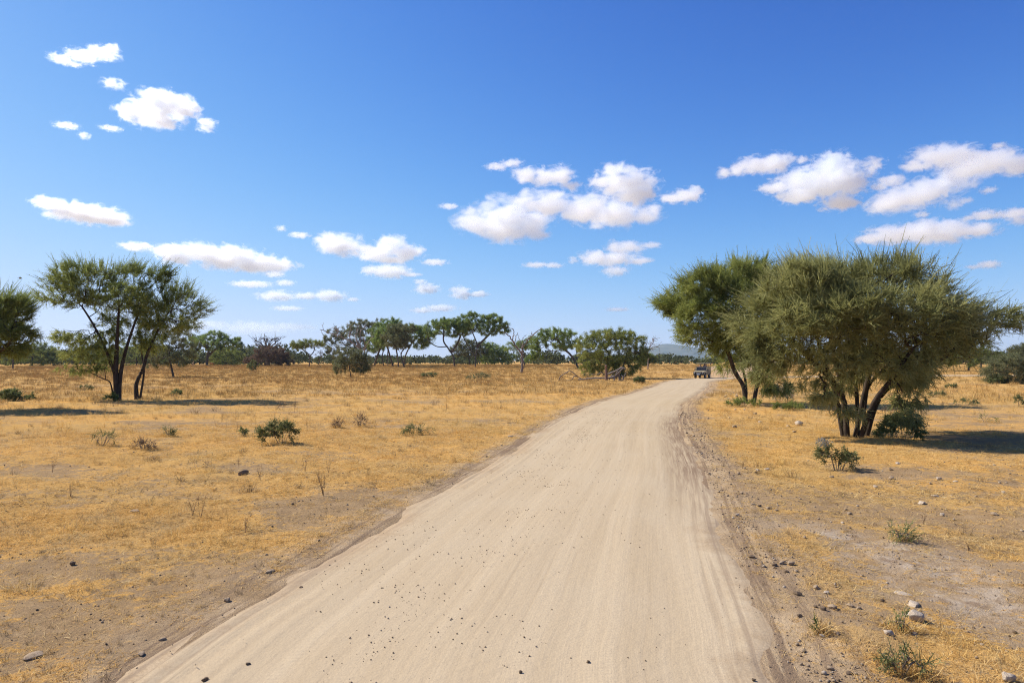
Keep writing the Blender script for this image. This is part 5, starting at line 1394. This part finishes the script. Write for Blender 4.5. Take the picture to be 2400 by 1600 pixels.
CLOUDS = [
    # big pair right of the middle
    ([(1120, 520, 45, 28), (1180, 510, 60, 38), (1240, 530, 45, 28), (1190, 545, 60, 18)], 'big flat based white cloud at the west end of the largest bank', 9),
    ([(1235, 472, 32, 22), (1290, 480, 55, 24), (1370, 492, 60, 26), (1440, 500, 65, 24), (1515, 505, 35, 18)], 'long horizontal white cloud bank under two smaller clouds', 9),
    ([(1235, 412, 32, 14), (1275, 415, 35, 17), (1315, 412, 28, 20), (1335, 435, 22, 9)], 'dented white cloud just above the longest bank', 7),
    ([(1445, 402, 35, 14), (1410, 430, 30, 16), (1465, 430, 60, 24), (1490, 455, 40, 20), (1520, 425, 22, 10)], 'piled white cloud with a small cap above the bank', 8),
    ([(1575, 468, 30, 8), (1605, 460, 32, 13), (1630, 448, 14, 12)], 'small wedge shaped cloud alone to the east of the bank', 7),
    ([(1440, 580, 22, 13), (1475, 578, 35, 13), (1525, 575, 22, 6)], 'thin upper strip of the stacked cloud above the bushy trees', 5),
    ([(1395, 605, 35, 14), (1440, 606, 45, 14), (1500, 613, 28, 7)], 'middle layer of the stacked cloud above the bushy trees', 7),
    ([(1440, 636, 28, 10)], 'small lowest puff under the stacked cloud', 5),
    ([(1343, 610, 10, 8)], 'tiny puff west of the stacked cloud', 3),
    ([(1255, 622, 26, 5), (1295, 622, 22, 5)], 'flat streak of cloud west of the stacked cloud', 3),
    # right
    ([(1695, 408, 16, 12), (1725, 400, 22, 12), (1770, 385, 40, 15), (1815, 380, 38, 18), (1845, 375, 16, 14)], 'stretched white cloud rising to the east, first of the eastern bank', 7),
    ([(1880, 374, 13, 9)], 'tiny puff in the gap of the eastern bank', 4),
    ([(1950, 385, 40, 22), (1890, 420, 55, 20), (1940, 430, 70, 28), (1990, 430, 38, 14), (1870, 460, 40, 14), (1970, 475, 38, 14), (1815, 440, 32, 9)], 'ragged lump of cloud in the middle of the eastern bank', 9),
    ([(2048, 383, 22, 14), (2042, 395, 10, 10)], 'small torn puff between the two largest eastern clouds', 4),
    ([(2190, 370, 50, 20), (2240, 362, 42, 18), (2150, 385, 28, 10)], 'smooth humped cloud at the top of the eastern bank', 8),
    ([(2290, 382, 60, 22), (2340, 378, 45, 22), (2390, 385, 40, 20), (2250, 400, 35, 18)], 'bright cloud running out of the picture at the east edge', 8),
    ([(2085, 425, 28, 11), (2060, 438, 18, 7)], 'thin oval cloud beneath the torn puff', 4),
    ([(2080, 478, 38, 18), (2130, 462, 55, 24), (2190, 440, 50, 26), (2225, 415, 28, 22)], 'long slanting cloud with a dark dent near its lower end', 9),
    ([(2265, 425, 28, 18), (2300, 405, 22, 14)], 'wispy cloud hanging under the east edge cloud', 3),
    ([(2230, 480, 22, 10), (2260, 470, 18, 7)], 'faint slanting wisp over the round topped bush tree', 2),
    ([(2160, 503, 15, 6)], 'faint small puff below the slanting cloud', 2.5),
    ([(2316, 446, 16, 7)], 'faint small puff near the east edge', 3),
    ([(2300, 506, 28, 10), (2275, 510, 16, 6)], 'soft flat puff above the lowest eastern cloud', 4),
    ([(2375, 502, 35, 12), (2395, 512, 20, 12)], 'low cloud cut by the east edge', 5),
    ([(2035, 560, 30, 10), (2085, 552, 50, 17), (2150, 545, 55, 20), (2220, 540, 55, 22), (2300, 537, 38, 14)], 'long low cloud just above the tallest bush tree', 9),
    ([(2320, 619, 22, 8), (2280, 625, 14, 4)], 'small cloud east of the bush tree crown', 4),
    ([(2338, 343, 15, 6)], 'tiny puff above the eastern bank', 3),
    # left
    ([(150, 142, 24, 9), (190, 132, 35, 9), (165, 148, 22, 5)], 'lower half of the broken cloud high in the west', 3.5),
    ([(235, 122, 32, 11), (262, 118, 14, 12), (215, 128, 24, 7)], 'upper half of the broken cloud high in the west', 4.5),
    ([(262, 195, 24, 9)], 'faint puff below the broken high cloud', 2.5),
    ([(350, 225, 20, 15), (305, 265, 24, 18), (385, 245, 55, 24), (350, 272, 50, 18), (430, 258, 28, 10), (385, 290, 35, 7)], 'fluffy white cloud with a knob on top, high in the west', 8),
    ([(460, 253, 12, 7)], 'tiny puff touching the knobbed cloud', 3),
    ([(482, 286, 20, 9), (485, 304, 18, 6)], 'small curl of cloud beside the knobbed cloud', 3),
    ([(152, 293, 24, 5)], 'thin flat wisp west of the knobbed cloud', 2.5),
    ([(195, 317, 12, 7)], 'tiny round puff west of the knobbed cloud', 3),
    ([(262, 302, 22, 4)], 'hair thin streak under the knobbed cloud', 1.8),
    ([(120, 480, 32, 14), (170, 495, 55, 17), (225, 505, 55, 17), (270, 515, 32, 12)], 'smooth lozenge shaped cloud above the wide thorn tree', 9),
    ([(320, 578, 30, 8)], 'little flat cloud over the wide thorn tree', 5),
    ([(400, 590, 40, 14), (425, 605, 35, 14), (470, 592, 50, 18), (540, 605, 65, 22), (610, 618, 55, 18), (660, 622, 32, 12)], 'long white cloud above the twin thorn trees', 9),
    ([(642, 642, 20, 6)], 'flat scrap under the long cloud', 4),
    ([(585, 665, 40, 6)], 'thin flat strip under the long cloud', 4),
    ([(666, 662, 20, 6)], 'small flat scrap next to the thin strip', 3.5),
    ([(650, 694, 38, 10)], 'low oval cloud over the bare baobab', 6),
    ([(720, 694, 28, 7), (775, 694, 32, 11)], 'low double humped cloud over the small flat tree', 6),
    ([(828, 702, 13, 4)], 'speck of cloud next to the double humped cloud', 3),
    ([(672, 722, 30, 5)], 'pale flat streak low over the baobab', 2.5),
    ([(660, 536, 12, 6)], 'tiny wisp above the long cloud', 2.5),
    ([(702, 551, 20, 6)], 'thin wisp between two middle clouds', 3),
    ([(775, 565, 30, 18), (805, 575, 45, 20), (850, 580, 22, 10)], 'white cloud with a flat foot, first of the central pair', 8),
    ([(920, 575, 32, 18), (890, 595, 45, 14), (945, 590, 40, 16), (915, 608, 38, 8)], 'tall white cloud, second of the central pair', 8),
    ([(868, 634, 20, 9), (915, 637, 42, 12), (960, 643, 20, 4)], 'flat cloud right under the central pair', 6),
    ([(1018, 614, 26, 6)], 'small flat streak east of the central pair', 3.5),
    ([(1000, 677, 26, 10), (985, 660, 14, 5)], 'small square cloud above the acacia grove', 5),
    ([(1085, 690, 26, 8), (1120, 689, 20, 6), (1078, 680, 20, 9)], 'small hump backed cloud above the acacia grove', 6),
    ([(990, 728, 22, 6), (1032, 721, 30, 7)], 'lowest long cloud above the acacia grove', 4.5),
    ([(1165, 389, 24, 6), (1200, 384, 22, 7)], 'curled wisp high above the dented cloud', 3),
    ([(1050, 482, 20, 5)], 'tiny slanting wisp west of the largest bank', 2.5),
    ([(1447, 725, 24, 4)], 'faint low streak above the leaning acacia', 2.5),
    ([(490, 762, 60, 10), (600, 770, 80, 14), (680, 766, 60, 9), (420, 768, 50, 10)], 'broad pale veil of cloud low behind the western trees', 1.1),
]
for i, (lb, txt, tau) in enumerate(CLOUDS):
    make_cloud(lb, txt, tau, i, None, 1.0 if tau > 3 else 1.3)
print('clouds', time.time() - T0)
# ------------------------------------------------------------------ safari car, its people, wild animals, bird, dust, haze
import bmesh
def plain(name, col, rough=0.5, metal=0.0, spec=0.4, dusty=0.0):
    m = NM(name, rough, spec)
    m.b.inputs['Metallic'].default_value = metal
    n = m.noise(m.objco(), 6, 5, 0.6)
    c = m.mix(m.ramp(n, [(0.35, 0.0), (0.7, max(dusty, 0.12))]), col, (0.40, 0.31, 0.21))
    m.color(c)
    return m.m
TAN = plain('sand_car_paint', (0.42, 0.35, 0.20), 0.4, 0, 0.5, 0.45)
KHAKI = plain('khaki_car_paint', (0.11, 0.098, 0.052), 0.45, 0, 0.5, 0.2)
BLACKP = plain('black_steel', (0.012, 0.012, 0.014), 0.45)
RUBBER = plain('tyre_rubber', (0.018, 0.017, 0.017), 0.85, 0, 0.2, 0.25)
RIM = plain('pale_wheel_rim', (0.62, 0.62, 0.62), 0.35, 0.2)
GLASSM = plain('dark_window_glass', (0.012, 0.015, 0.016), 0.06, 0, 0.6, 0.02)
LAMPG = plain('headlight_glass', (0.75, 0.76, 0.78), 0.1, 0.1)
PLATE = plain('number_plate_metal', (0.55, 0.57, 0.62), 0.4)
def mk(name, fn, mat, parent, bevel=0.0, smooth=False):
    b = bmesh.new(); fn(b)
    if bevel:
        bmesh.ops.bevel(b, geom=list(b.edges), offset=bevel, segments=2, affect='EDGES', profile=0.5)
    bmesh.ops.recalc_face_normals(b, faces=b.faces)
    me = bpy.data.meshes.new(name); b.to_mesh(me); b.free()
    return link(name, me, mat, parent, smooth)
def bx(b, c, s, rot=None):
    M = Matrix.Translation(c) @ (rot.to_4x4() if rot else Matrix.Identity(4)) @ Matrix.Diagonal((*s, 1))
    bmesh.ops.create_cube(b, size=1, matrix=M)
def cyl(b, p0, p1, r, seg=12, r2=None):
    p0, p1 = Vector(p0), Vector(p1); d = p1 - p0
    M = Matrix.Translation((p0 + p1) / 2) @ d.to_track_quat('Z', 'Y').to_matrix().to_4x4()
    bmesh.ops.create_cone(b, cap_ends=True, segments=seg, radius1=r, radius2=r if r2 is None else r2, depth=d.length, matrix=M)
def prism(b, prof, y0, y1):
    a = [b.verts.new((x, y0, z)) for x, z in prof]; c = [b.verts.new((x, y1, z)) for x, z in prof]
    n = len(prof)
    b.faces.new(a); b.faces.new(c[::-1])
    for i in range(n): b.faces.new((a[i], c[i], c[(i + 1) % n], a[(i + 1) % n]))

vx, vy = P(1646, 886)
o_, s_ = road_uv(np.array([vx]), np.array([vy]))
vz = float(road_h(np.array([vx]), np.array([vy]), o_, s_)) if abs(o_[0]) < HALF_W else gz(vx, vy)
CAR_A = math.radians(-119)
car = empty('safari_car', (vx, vy, vz), CAR_A)
car.scale = (0.96, 0.96, 0.96)
tag(car, 'sand and khaki safari car with raised roof coming along the bend of the dirt road', 'car')
mk('body', lambda b: prism(b, [(2.35, 0.62), (2.42, 1.02), (1.0, 1.16), (0.62, 1.20), (0.28, 1.88), (-2.45, 1.88), (-2.52, 0.62), (-1.95, 0.62), (-1.85, 0.92), (-1.25, 0.92), (-1.15, 0.58), (0.95, 0.58), (1.05, 0.92), (1.68, 0.92), (1.78, 0.62)], -0.88, 0.88), KHAKI, car)
mk('hood', lambda b: prism(b, [(2.44, 1.03), (2.40, 1.09), (1.0, 1.23), (0.66, 1.25), (0.64, 1.2), (1.0, 1.165)], -0.84, 0.84), TAN, car)
mk('front_wing_band', lambda b: (bx(b, (1.35, 0.885, 1.06), (1.9, 0.012, 0.14)), bx(b, (1.35, -0.885, 1.06), (1.9, 0.012, 0.14))), TAN, car)
w_s = Matrix.Rotation(math.atan2(0.34, 0.68), 3, 'Y')
wn = Vector((0.68, 0, 0.34)).normalized()
ws = mk('windscreen', lambda b: bx(b, Vector((0.45, 0, 1.54)) + wn * 0.006, (0.012, 1.5, 0.62), Matrix.Rotation(-math.atan2(0.34, 0.68), 3, 'Y')), GLASSM, car)
mk('wiper', lambda b: cyl(b, (0.60, 0.1, 1.28), (0.50, 0.45, 1.46), 0.012, 5), BLACKP, ws)
for sgn in (-1, 1):
    for i, (x0, x1) in enumerate(((-0.55, 0.30), (-1.45, -0.65), (-2.35, -1.55))):
        wd = mk('window', lambda b: bx(b, ((x0 + x1) / 2, sgn * 0.883, 1.56), (x1 - x0, 0.012, 0.46)), GLASSM, car)
    for x0, x1 in ((-0.55, 0.45), (-1.5, -0.62)):
        dr = mk('door', lambda b: bx(b, ((x0 + x1) / 2, sgn * 0.889, 0.98), (x1 - x0 - 0.03, 0.02, 0.62)), KHAKI, car, 0.006)
        mk('handle', lambda b: bx(b, (x0 + 0.12, sgn * 0.912, 1.18), (0.14, 0.024, 0.03)), BLACKP, dr)
    mi = mk('side_mirror', lambda b: bx(b, (0.62, sgn * 1.06, 1.42), (0.07, 0.22, 0.17)), BLACKP, car, 0.02)
    mk('mirror_arm', lambda b: cyl(b, (0.55, sgn * 0.86, 1.32), (0.62, sgn * 0.98, 1.40), 0.018, 6), BLACKP, mi)
    hl = mk('headlight', lambda b: cyl(b, (2.40, sgn * 0.66, 0.88), (2.47, sgn * 0.66, 0.88), 0.10, 16), LAMPG, car)
    mk('step_bar', lambda b: bx(b, (-0.15, sgn * 0.93, 0.48), (1.9, 0.14, 0.05)), BLACKP, car, 0.01)
    for x in (1.37, -1.55):
        wh = mk('wheel', lambda b: cyl(b, (x, sgn * 0.62, 0.39), (x, sgn * 0.90, 0.39), 0.26, 20), BLACKP, car)
        def tyre(b):
            vs_ = []
            for k in range(28):
                a = k * 2 * math.pi / 28
                ring = []
                for yy, rr in ((-0.13, 0.27), (-0.14, 0.36), (-0.10, 0.40), (0.10, 0.40), (0.14, 0.36), (0.13, 0.27)):
                    r_ = rr + (0.008 if k % 2 and rr > 0.39 else 0)
                    ring.append(b.verts.new((x + r_ * math.cos(a), sgn * 0.78 + yy, 0.40 + r_ * math.sin(a))))
                vs_.append(ring)
            for k in range(28):
                for q in range(5): b.faces.new((vs_[k][q], vs_[k][q + 1], vs_[(k + 1) % 28][q + 1], vs_[(k + 1) % 28][q]))
        mk('tyre', tyre, RUBBER, wh, 0, True)
        mk('rim', lambda b: (cyl(b, (x, sgn * 0.895, 0.40), (x, sgn * 0.925, 0.40), 0.20, 18), cyl(b, (x, sgn * 0.92, 0.40), (x, sgn * 0.955, 0.40), 0.06, 10)), RIM, wh)
gr = mk('grille', lambda b: bx(b, (2.415, 0, 0.84), (0.05, 1.66, 0.34)), BLACKP, car)
for k_i in range(4):
    mk('grille_slat', lambda b: bx(b, (2.45, 0, 0.78 + k_i * 0.055), (0.02, 0.86, 0.018)), RIM, gr)
mk('bumper', lambda b: bx(b, (2.50, 0, 0.60), (0.14, 1.76, 0.18)), BLACKP, car, 0.02)
def bar(b):
    for yy in (-0.55, 0.55): cyl(b, (2.55, yy, 0.5), (2.62, yy, 1.1), 0.03, 8)
    cyl(b, (2.62, -0.55, 1.1), (2.62, 0.55, 1.1), 0.03, 8)
    for yy in (-0.55, 0.55): cyl(b, (2.60, yy, 0.9), (2.50, yy * 1.55, 0.86), 0.026, 8)
mk('bull_bar', bar, BLACKP, car)
mk('number_plate', lambda b: bx(b, (2.60, -0.02, 0.66), (0.02, 0.52, 0.13)), PLATE, car)
for px_, py_ in ((0.18, 0.8), (0.18, -0.8), (-1.05, 0.8), (-1.05, -0.8), (-2.3, 0.8), (-2.3, -0.8)):
    mk('roof_post', lambda b: cyl(b, (px_, py_, 1.86), (px_, py_, 2.42), 0.022, 8), BLACKP, car)
rf = mk('raised_roof', lambda b: prism(b, [(0.36, 2.42), (0.30, 2.47), (-2.38, 2.47), (-2.46, 2.42)], -0.9, 0.9), TAN, car)
mk('roof_rail', lambda b: [cyl(b, (0.2, s2 * 0.82, 2.50), (-2.3, s2 * 0.82, 2.50), 0.018, 6) for s2 in (-1, 1)], BLACKP, rf)
mk('snorkel', lambda b: (cyl(b, (0.75, -0.92, 1.1), (0.42, -0.92, 1.85), 0.035, 8), cyl(b, (0.42, -0.92, 1.82), (0.42, -0.92, 2.0), 0.05, 8)), BLACKP, car)

# people: one skinned figure each, shirt, trousers and hair as children
SKIN_L = plain('light_skin', (0.50, 0.31, 0.22), 0.6, 0, 0.3, 0.0)
SKIN_D = plain('dark_skin', (0.12, 0.065, 0.042), 0.55, 0, 0.3, 0.0)
def cloth(name, c): return plain(name, c, 0.9, 0, 0.1, 0.0)
def skinned(name, nodes, edges, mat, parent, sub=2):
    me = bpy.data.meshes.new(name); me.from_pydata([n[:3] for n in nodes], edges, [])
    o = bpy.data.objects.new(name, me); COL.objects.link(o)
    md = o.modifiers.new('skin', 'SKIN'); md.use_smooth_shade = True
    for i, n in enumerate(nodes):
        r = n[3]; me.skin_vertices[0].data[i].radius = (r, r) if not isinstance(r, tuple) else r
    me.skin_vertices[0].data[0].use_root = True
    sb = o.modifiers.new('sub', 'SUBSURF'); sb.levels = sb.render_levels = sub
    dg = bpy.context.evaluated_depsgraph_get(); dg.update()
    m2 = bpy.data.meshes.new_from_object(o.evaluated_get(dg)); bpy.data.objects.remove(o, do_unlink=True)
    m2.name = name; m2.materials.clear(); m2.materials.append(mat)
    q = bpy.data.objects.new(name, m2); COL.objects.link(q)
    if parent: q.parent = parent
    return q
def person(pos, yaw, label, shirt, skin=SKIN_L, hair=(0.03, 0.02, 0.015), hat=None, arm=0.0, seated=False):
    root = empty('person', pos, yaw); tag(root, label, 'person', 'people riding in the safari car')
    lg = ((0.42, 0.10, 0.05), (0.45, 0.10, -0.42)) if seated else ((0.02, 0.10, -0.42), (0.0, 0.11, -0.86))
    L1, L2 = lg
    f = 0.08
    n = [(0, 0, 0, (0.15, 0.11)), (0, 0, 0.25, (0.15, 0.105)), (0, 0, 0.46, (0.17, 0.10)), (0, 0, 0.56, 0.055), (0.01, 0, 0.63, 0.05), (0.02, 0, 0.72, (0.075, 0.095)), (0.01, 0, 0.82, (0.07, 0.085)),
         (0.0, 0.20, 0.47, 0.055), (0.04, 0.25, 0.22, 0.042), (0.26, 0.20, 0.16 + arm, 0.034), (0.36, 0.18, 0.18 + arm, 0.03),
         (0.0, -0.20, 0.47, 0.055), (0.04, -0.25, 0.22, 0.042), (0.26, -0.20, 0.16 + arm, 0.034), (0.36, -0.18, 0.18 + arm, 0.03),
         (L1[0], 0.10, L1[2], 0.07), (L2[0], 0.11, L2[2], 0.05), (L2[0] + 0.16, 0.11, L2[2] - 0.03, 0.04),
         (L1[0], -0.10, L1[2], 0.07), (L2[0], -0.11, L2[2], 0.05), (L2[0] + 0.16, -0.11, L2[2] - 0.03, 0.04)]
    e = [(0, 1), (1, 2), (2, 3), (3, 4), (4, 5), (5, 6), (2, 7), (7, 8), (8, 9), (9, 10), (2, 11), (11, 12), (12, 13), (13, 14), (0, 15), (15, 16), (16, 17), (0, 18), (18, 19), (19, 20)]
    skinned('body', n, e, skin, root)
    g = lambda i, k: (*n[i][:3], tuple(q * k for q in n[i][3]) if isinstance(n[i][3], tuple) else n[i][3] * k)
    skinned('shirt', [g(0, 1.12), g(1, 1.12), g(2, 1.1), (0, 0, 0.535, 0.07), g(7, 1.35), (0.03, 0.235, 0.30, 0.062), g(11, 1.35), (0.03, -0.235, 0.30, 0.062)], [(0, 1), (1, 2), (2, 3), (2, 4), (4, 5), (2, 6), (6, 7)], shirt, root)
    skinned('trousers', [g(0, 1.08), (L1[0], 0.10, L1[2], 0.085), (L2[0], 0.11, L2[2] + 0.08, 0.065), (L1[0], -0.10, L1[2], 0.085), (L2[0], -0.11, L2[2] + 0.08, 0.065)], [(0, 1), (1, 2), (0, 3), (3, 4)], cloth('trouser_cloth', (0.16, 0.13, 0.09)), root)
    hm = cloth('hair', hair) if hat is None else cloth('hat_cloth', hat)
    def hb(b):
        bmesh.ops.create_uvsphere(b, u_segments=14, v_segments=10, radius=0.115, matrix=Matrix.Translation((-0.005, 0, 0.80)) @ Matrix.Diagonal((1.0, 0.86, 1.0, 1)))
        bmesh.ops.delete(b, geom=[v_ for v_ in b.verts if v_.co.z < 0.80 and v_.co.x > -0.03], context='VERTS')
        if hat: bmesh.ops.create_cone(b, cap_ends=True, segments=18, radius1=0.20, radius2=0.15, depth=0.02, matrix=Matrix.Translation((0.01, 0, 0.84)))
    mk('hat' if hat else 'hair', hb, hm, root, 0, True)
    return root
def in_car(x, y, z):
    c_, s2 = math.cos(CAR_A), math.sin(CAR_A)
    return (vx + (x * c_ - y * s2) * 0.96, vy + (x * s2 + y * c_) * 0.96, vz + z * 0.96)
person(in_car(-0.35, 0.42, 1.52), CAR_A, 'person in a purple shirt standing under the raised roof of the safari car', cloth('purple_shirt', (0.16, 0.06, 0.22)))
person(in_car(-0.30, -0.42, 1.48), CAR_A + 0.2, 'person in a white hat and maroon shirt standing in the safari car', cloth('maroon_shirt', (0.20, 0.045, 0.055)), hat=(0.8, 0.76, 0.70))
person(in_car(-1.45, 0.05, 1.50), CAR_A - 0.2, 'person in an olive shirt standing at the back of the safari car', cloth('olive_shirt', (0.16, 0.15, 0.07)), SKIN_D, arm=0.1)
person(in_car(-0.05, -0.40, 0.98), CAR_A, 'driver seated behind the windscreen of the safari car', cloth('pale_shirt', (0.45, 0.43, 0.38)), SKIN_D, seated=True)

# antelopes at the edge of the trees, far out on the left
def antelope(px, d, yaw, label, coat, belly):
    x = (px - 1200) / 1600 * d
    root = empty('antelope', (x, d, gz(x, d)), yaw); tag(root, label, 'antelope', 'antelopes grazing below the umbrella acacia')
    n = [(0, 0, 1.0, (0.22, 0.27)), (0.45, 0, 1.02, (0.20, 0.28)), (0.72, 0, 1.10, (0.15, 0.2)), (0.95, 0, 1.40, 0.09), (1.05, 0, 1.62, 0.085), (1.25, 0, 1.58, 0.06), (1.36, 0, 1.53, 0.04),
         (-0.4, 0, 1.05, (0.21, 0.25)), (-0.58, 0, 1.08, (0.15, 0.18)),
         (-0.55, 0.13, 0.78, 0.11), (-0.62, 0.13, 0.45, 0.05), (-0.55, 0.13, 0.2, 0.035), (-0.52, 0.13, 0.0, 0.04), (-0.55, -0.13, 0.78, 0.11), (-0.60, -0.13, 0.45, 0.05), (-0.50, -0.13, 0.2, 0.035), (-0.47, -0.13, 0.0, 0.04),
         (0.6, 0.12, 0.70, 0.08), (0.6, 0.12, 0.40, 0.045), (0.58, 0.12, 0.0, 0.038), (0.62, -0.12, 0.70, 0.08), (0.66, -0.12, 0.40, 0.045), (0.64, -0.12, 0.0, 0.038),
         (-0.68, 0, 0.95, 0.035), (-0.72, 0, 0.7, 0.03), (1.02, 0.12, 1.72, 0.035), (1.02, -0.12, 1.72, 0.035)]
    e = [(0, 1), (1, 2), (2, 3), (3, 4), (4, 5), (5, 6), (0, 7), (7, 8), (8, 9), (9, 10), (10, 11), (11, 12), (8, 13), (13, 14), (14, 15), (15, 16), (1, 17), (17, 18), (18, 19), (1, 20), (20, 21), (21, 22), (8, 23), (23, 24), (4, 25), (4, 26)]
    skinned('body', n, e, coat, root, 1)
    def hn(b):
        for s2 in (-1, 1):
            cyl(b, (1.05, s2 * 0.05, 1.68), (0.98, s2 * 0.16, 1.95), 0.022, 6); cyl(b, (0.98, s2 * 0.16, 1.95), (1.06, s2 * 0.12, 2.18), 0.02, 6, 0.006)
    mk('horns', hn, BLACKP, root)
REDCOAT = cloth('reddish_coat', (0.36, 0.15, 0.06)); PALECOAT = cloth('sandy_coat', (0.46, 0.30, 0.17))
antelope(497, 232, 3.0, 'reddish antelope grazing just right of the umbrella acacia trunk', REDCOAT, None)
antelope(453, 234, 1.9, 'sandy antelope seen from behind, left of the umbrella acacia trunk', PALECOAT, None)

# a bird high in the west
bp = at(48, 652, 70)
bd = empty('bird', tuple(bp), 0.4); tag(bd, 'tiny dark bird flying above the western edge tree', 'bird')
mk('body', lambda b: bmesh.ops.create_uvsphere(b, u_segments=10, v_segments=8, radius=0.07, matrix=Matrix.Diagonal((2.0, 0.8, 0.8, 1))), BLACKP, bd, 0, True)
for s2 in (-1, 1):
    def wing(b):
        p = [(0.08, 0.04 * s2, 0.02), (-0.08, 0.04 * s2, 0.02), (-0.10, 0.24 * s2, 0.10), (-0.06, 0.42 * s2, 0.04), (0.05, 0.22 * s2, 0.11)]
        t_ = [b.verts.new((x, y, z + 0.006)) for x, y, z in p]; u_ = [b.verts.new((x, y, z - 0.006)) for x, y, z in p]
        b.faces.new(t_); b.faces.new(u_[::-1])
        for i in range(5): b.faces.new((t_[i], u_[i], u_[(i + 1) % 5], t_[(i + 1) % 5]))
    mk('wing', wing, BLACKP, bd)
mk('tail', lambda b: bx(b, (-0.19, 0, 0), (0.14, 0.07, 0.012)), BLACKP, bd)

# dust trailing behind the car
def volume_mat(name, col, dens, aniso=0.3, noise=None):
    m = bpy.data.materials.new(name); m.use_nodes = True
    t = m.node_tree; t.nodes.clear()
    v = t.nodes.new('ShaderNodeVolumePrincipled')
    v.inputs['Color'].default_value = (*col, 1); v.inputs['Density'].default_value = dens; v.inputs['Anisotropy'].default_value = aniso
    o = t.nodes.new('ShaderNodeOutputMaterial'); t.links.new(v.outputs[0], o.inputs['Volume'])
    return m
bv, bf = ico()
V, F, n = [], [], 0
rg = np.random.default_rng(3)
for i in range(26):
    f = i / 25
    c_ = np.array((vx + 2.5 + 12 * f, vy + 2.5 + 5.0 * f, vz + 0.45 + 0.9 * f + rg.uniform(-.2, .3)))
    V.append(bv * np.array((1.3, 1.1, 0.5 + 0.7 * f)) * rg.uniform(0.7, 1.3) + c_ + rg.normal(size=3) * 0.3); F.append(bf + n); n += len(bv)
tmp = bpy.data.objects.new('tmp', mesh_np('tmp', np.vstack(V), np.vstack(F))); COL.objects.link(tmp)
md = tmp.modifiers.new('r', 'REMESH'); md.mode = 'VOXEL'; md.voxel_size = 0.35
dg = bpy.context.evaluated_depsgraph_get(); dg.update()
me = bpy.data.meshes.new_from_object(tmp.evaluated_get(dg)); bpy.data.objects.remove(tmp, do_unlink=True)
me.name = 'dust'; me.materials.clear(); me.materials.append(volume_mat('raised_dust', (0.88, 0.74, 0.56), 0.5))
dust = bpy.data.objects.new('dust', me); COL.objects.link(dust)
tag(dust, 'pale dust raised behind the safari car', None, None, 'stuff')

# the air of the plain
b = bmesh.new(); bx(b, (0, 3250, 129), (19600, 13000, 262)); me = bpy.data.meshes.new('haze'); b.to_mesh(me); b.free()
hz = link('haze', me, volume_mat('thin_blue_haze', (0.50, 0.73, 1.0), 0.000062, 0.2))
tag(hz, 'thin blue haze lying over the plain', None, None, 'stuff')
print('objects', time.time() - T0)
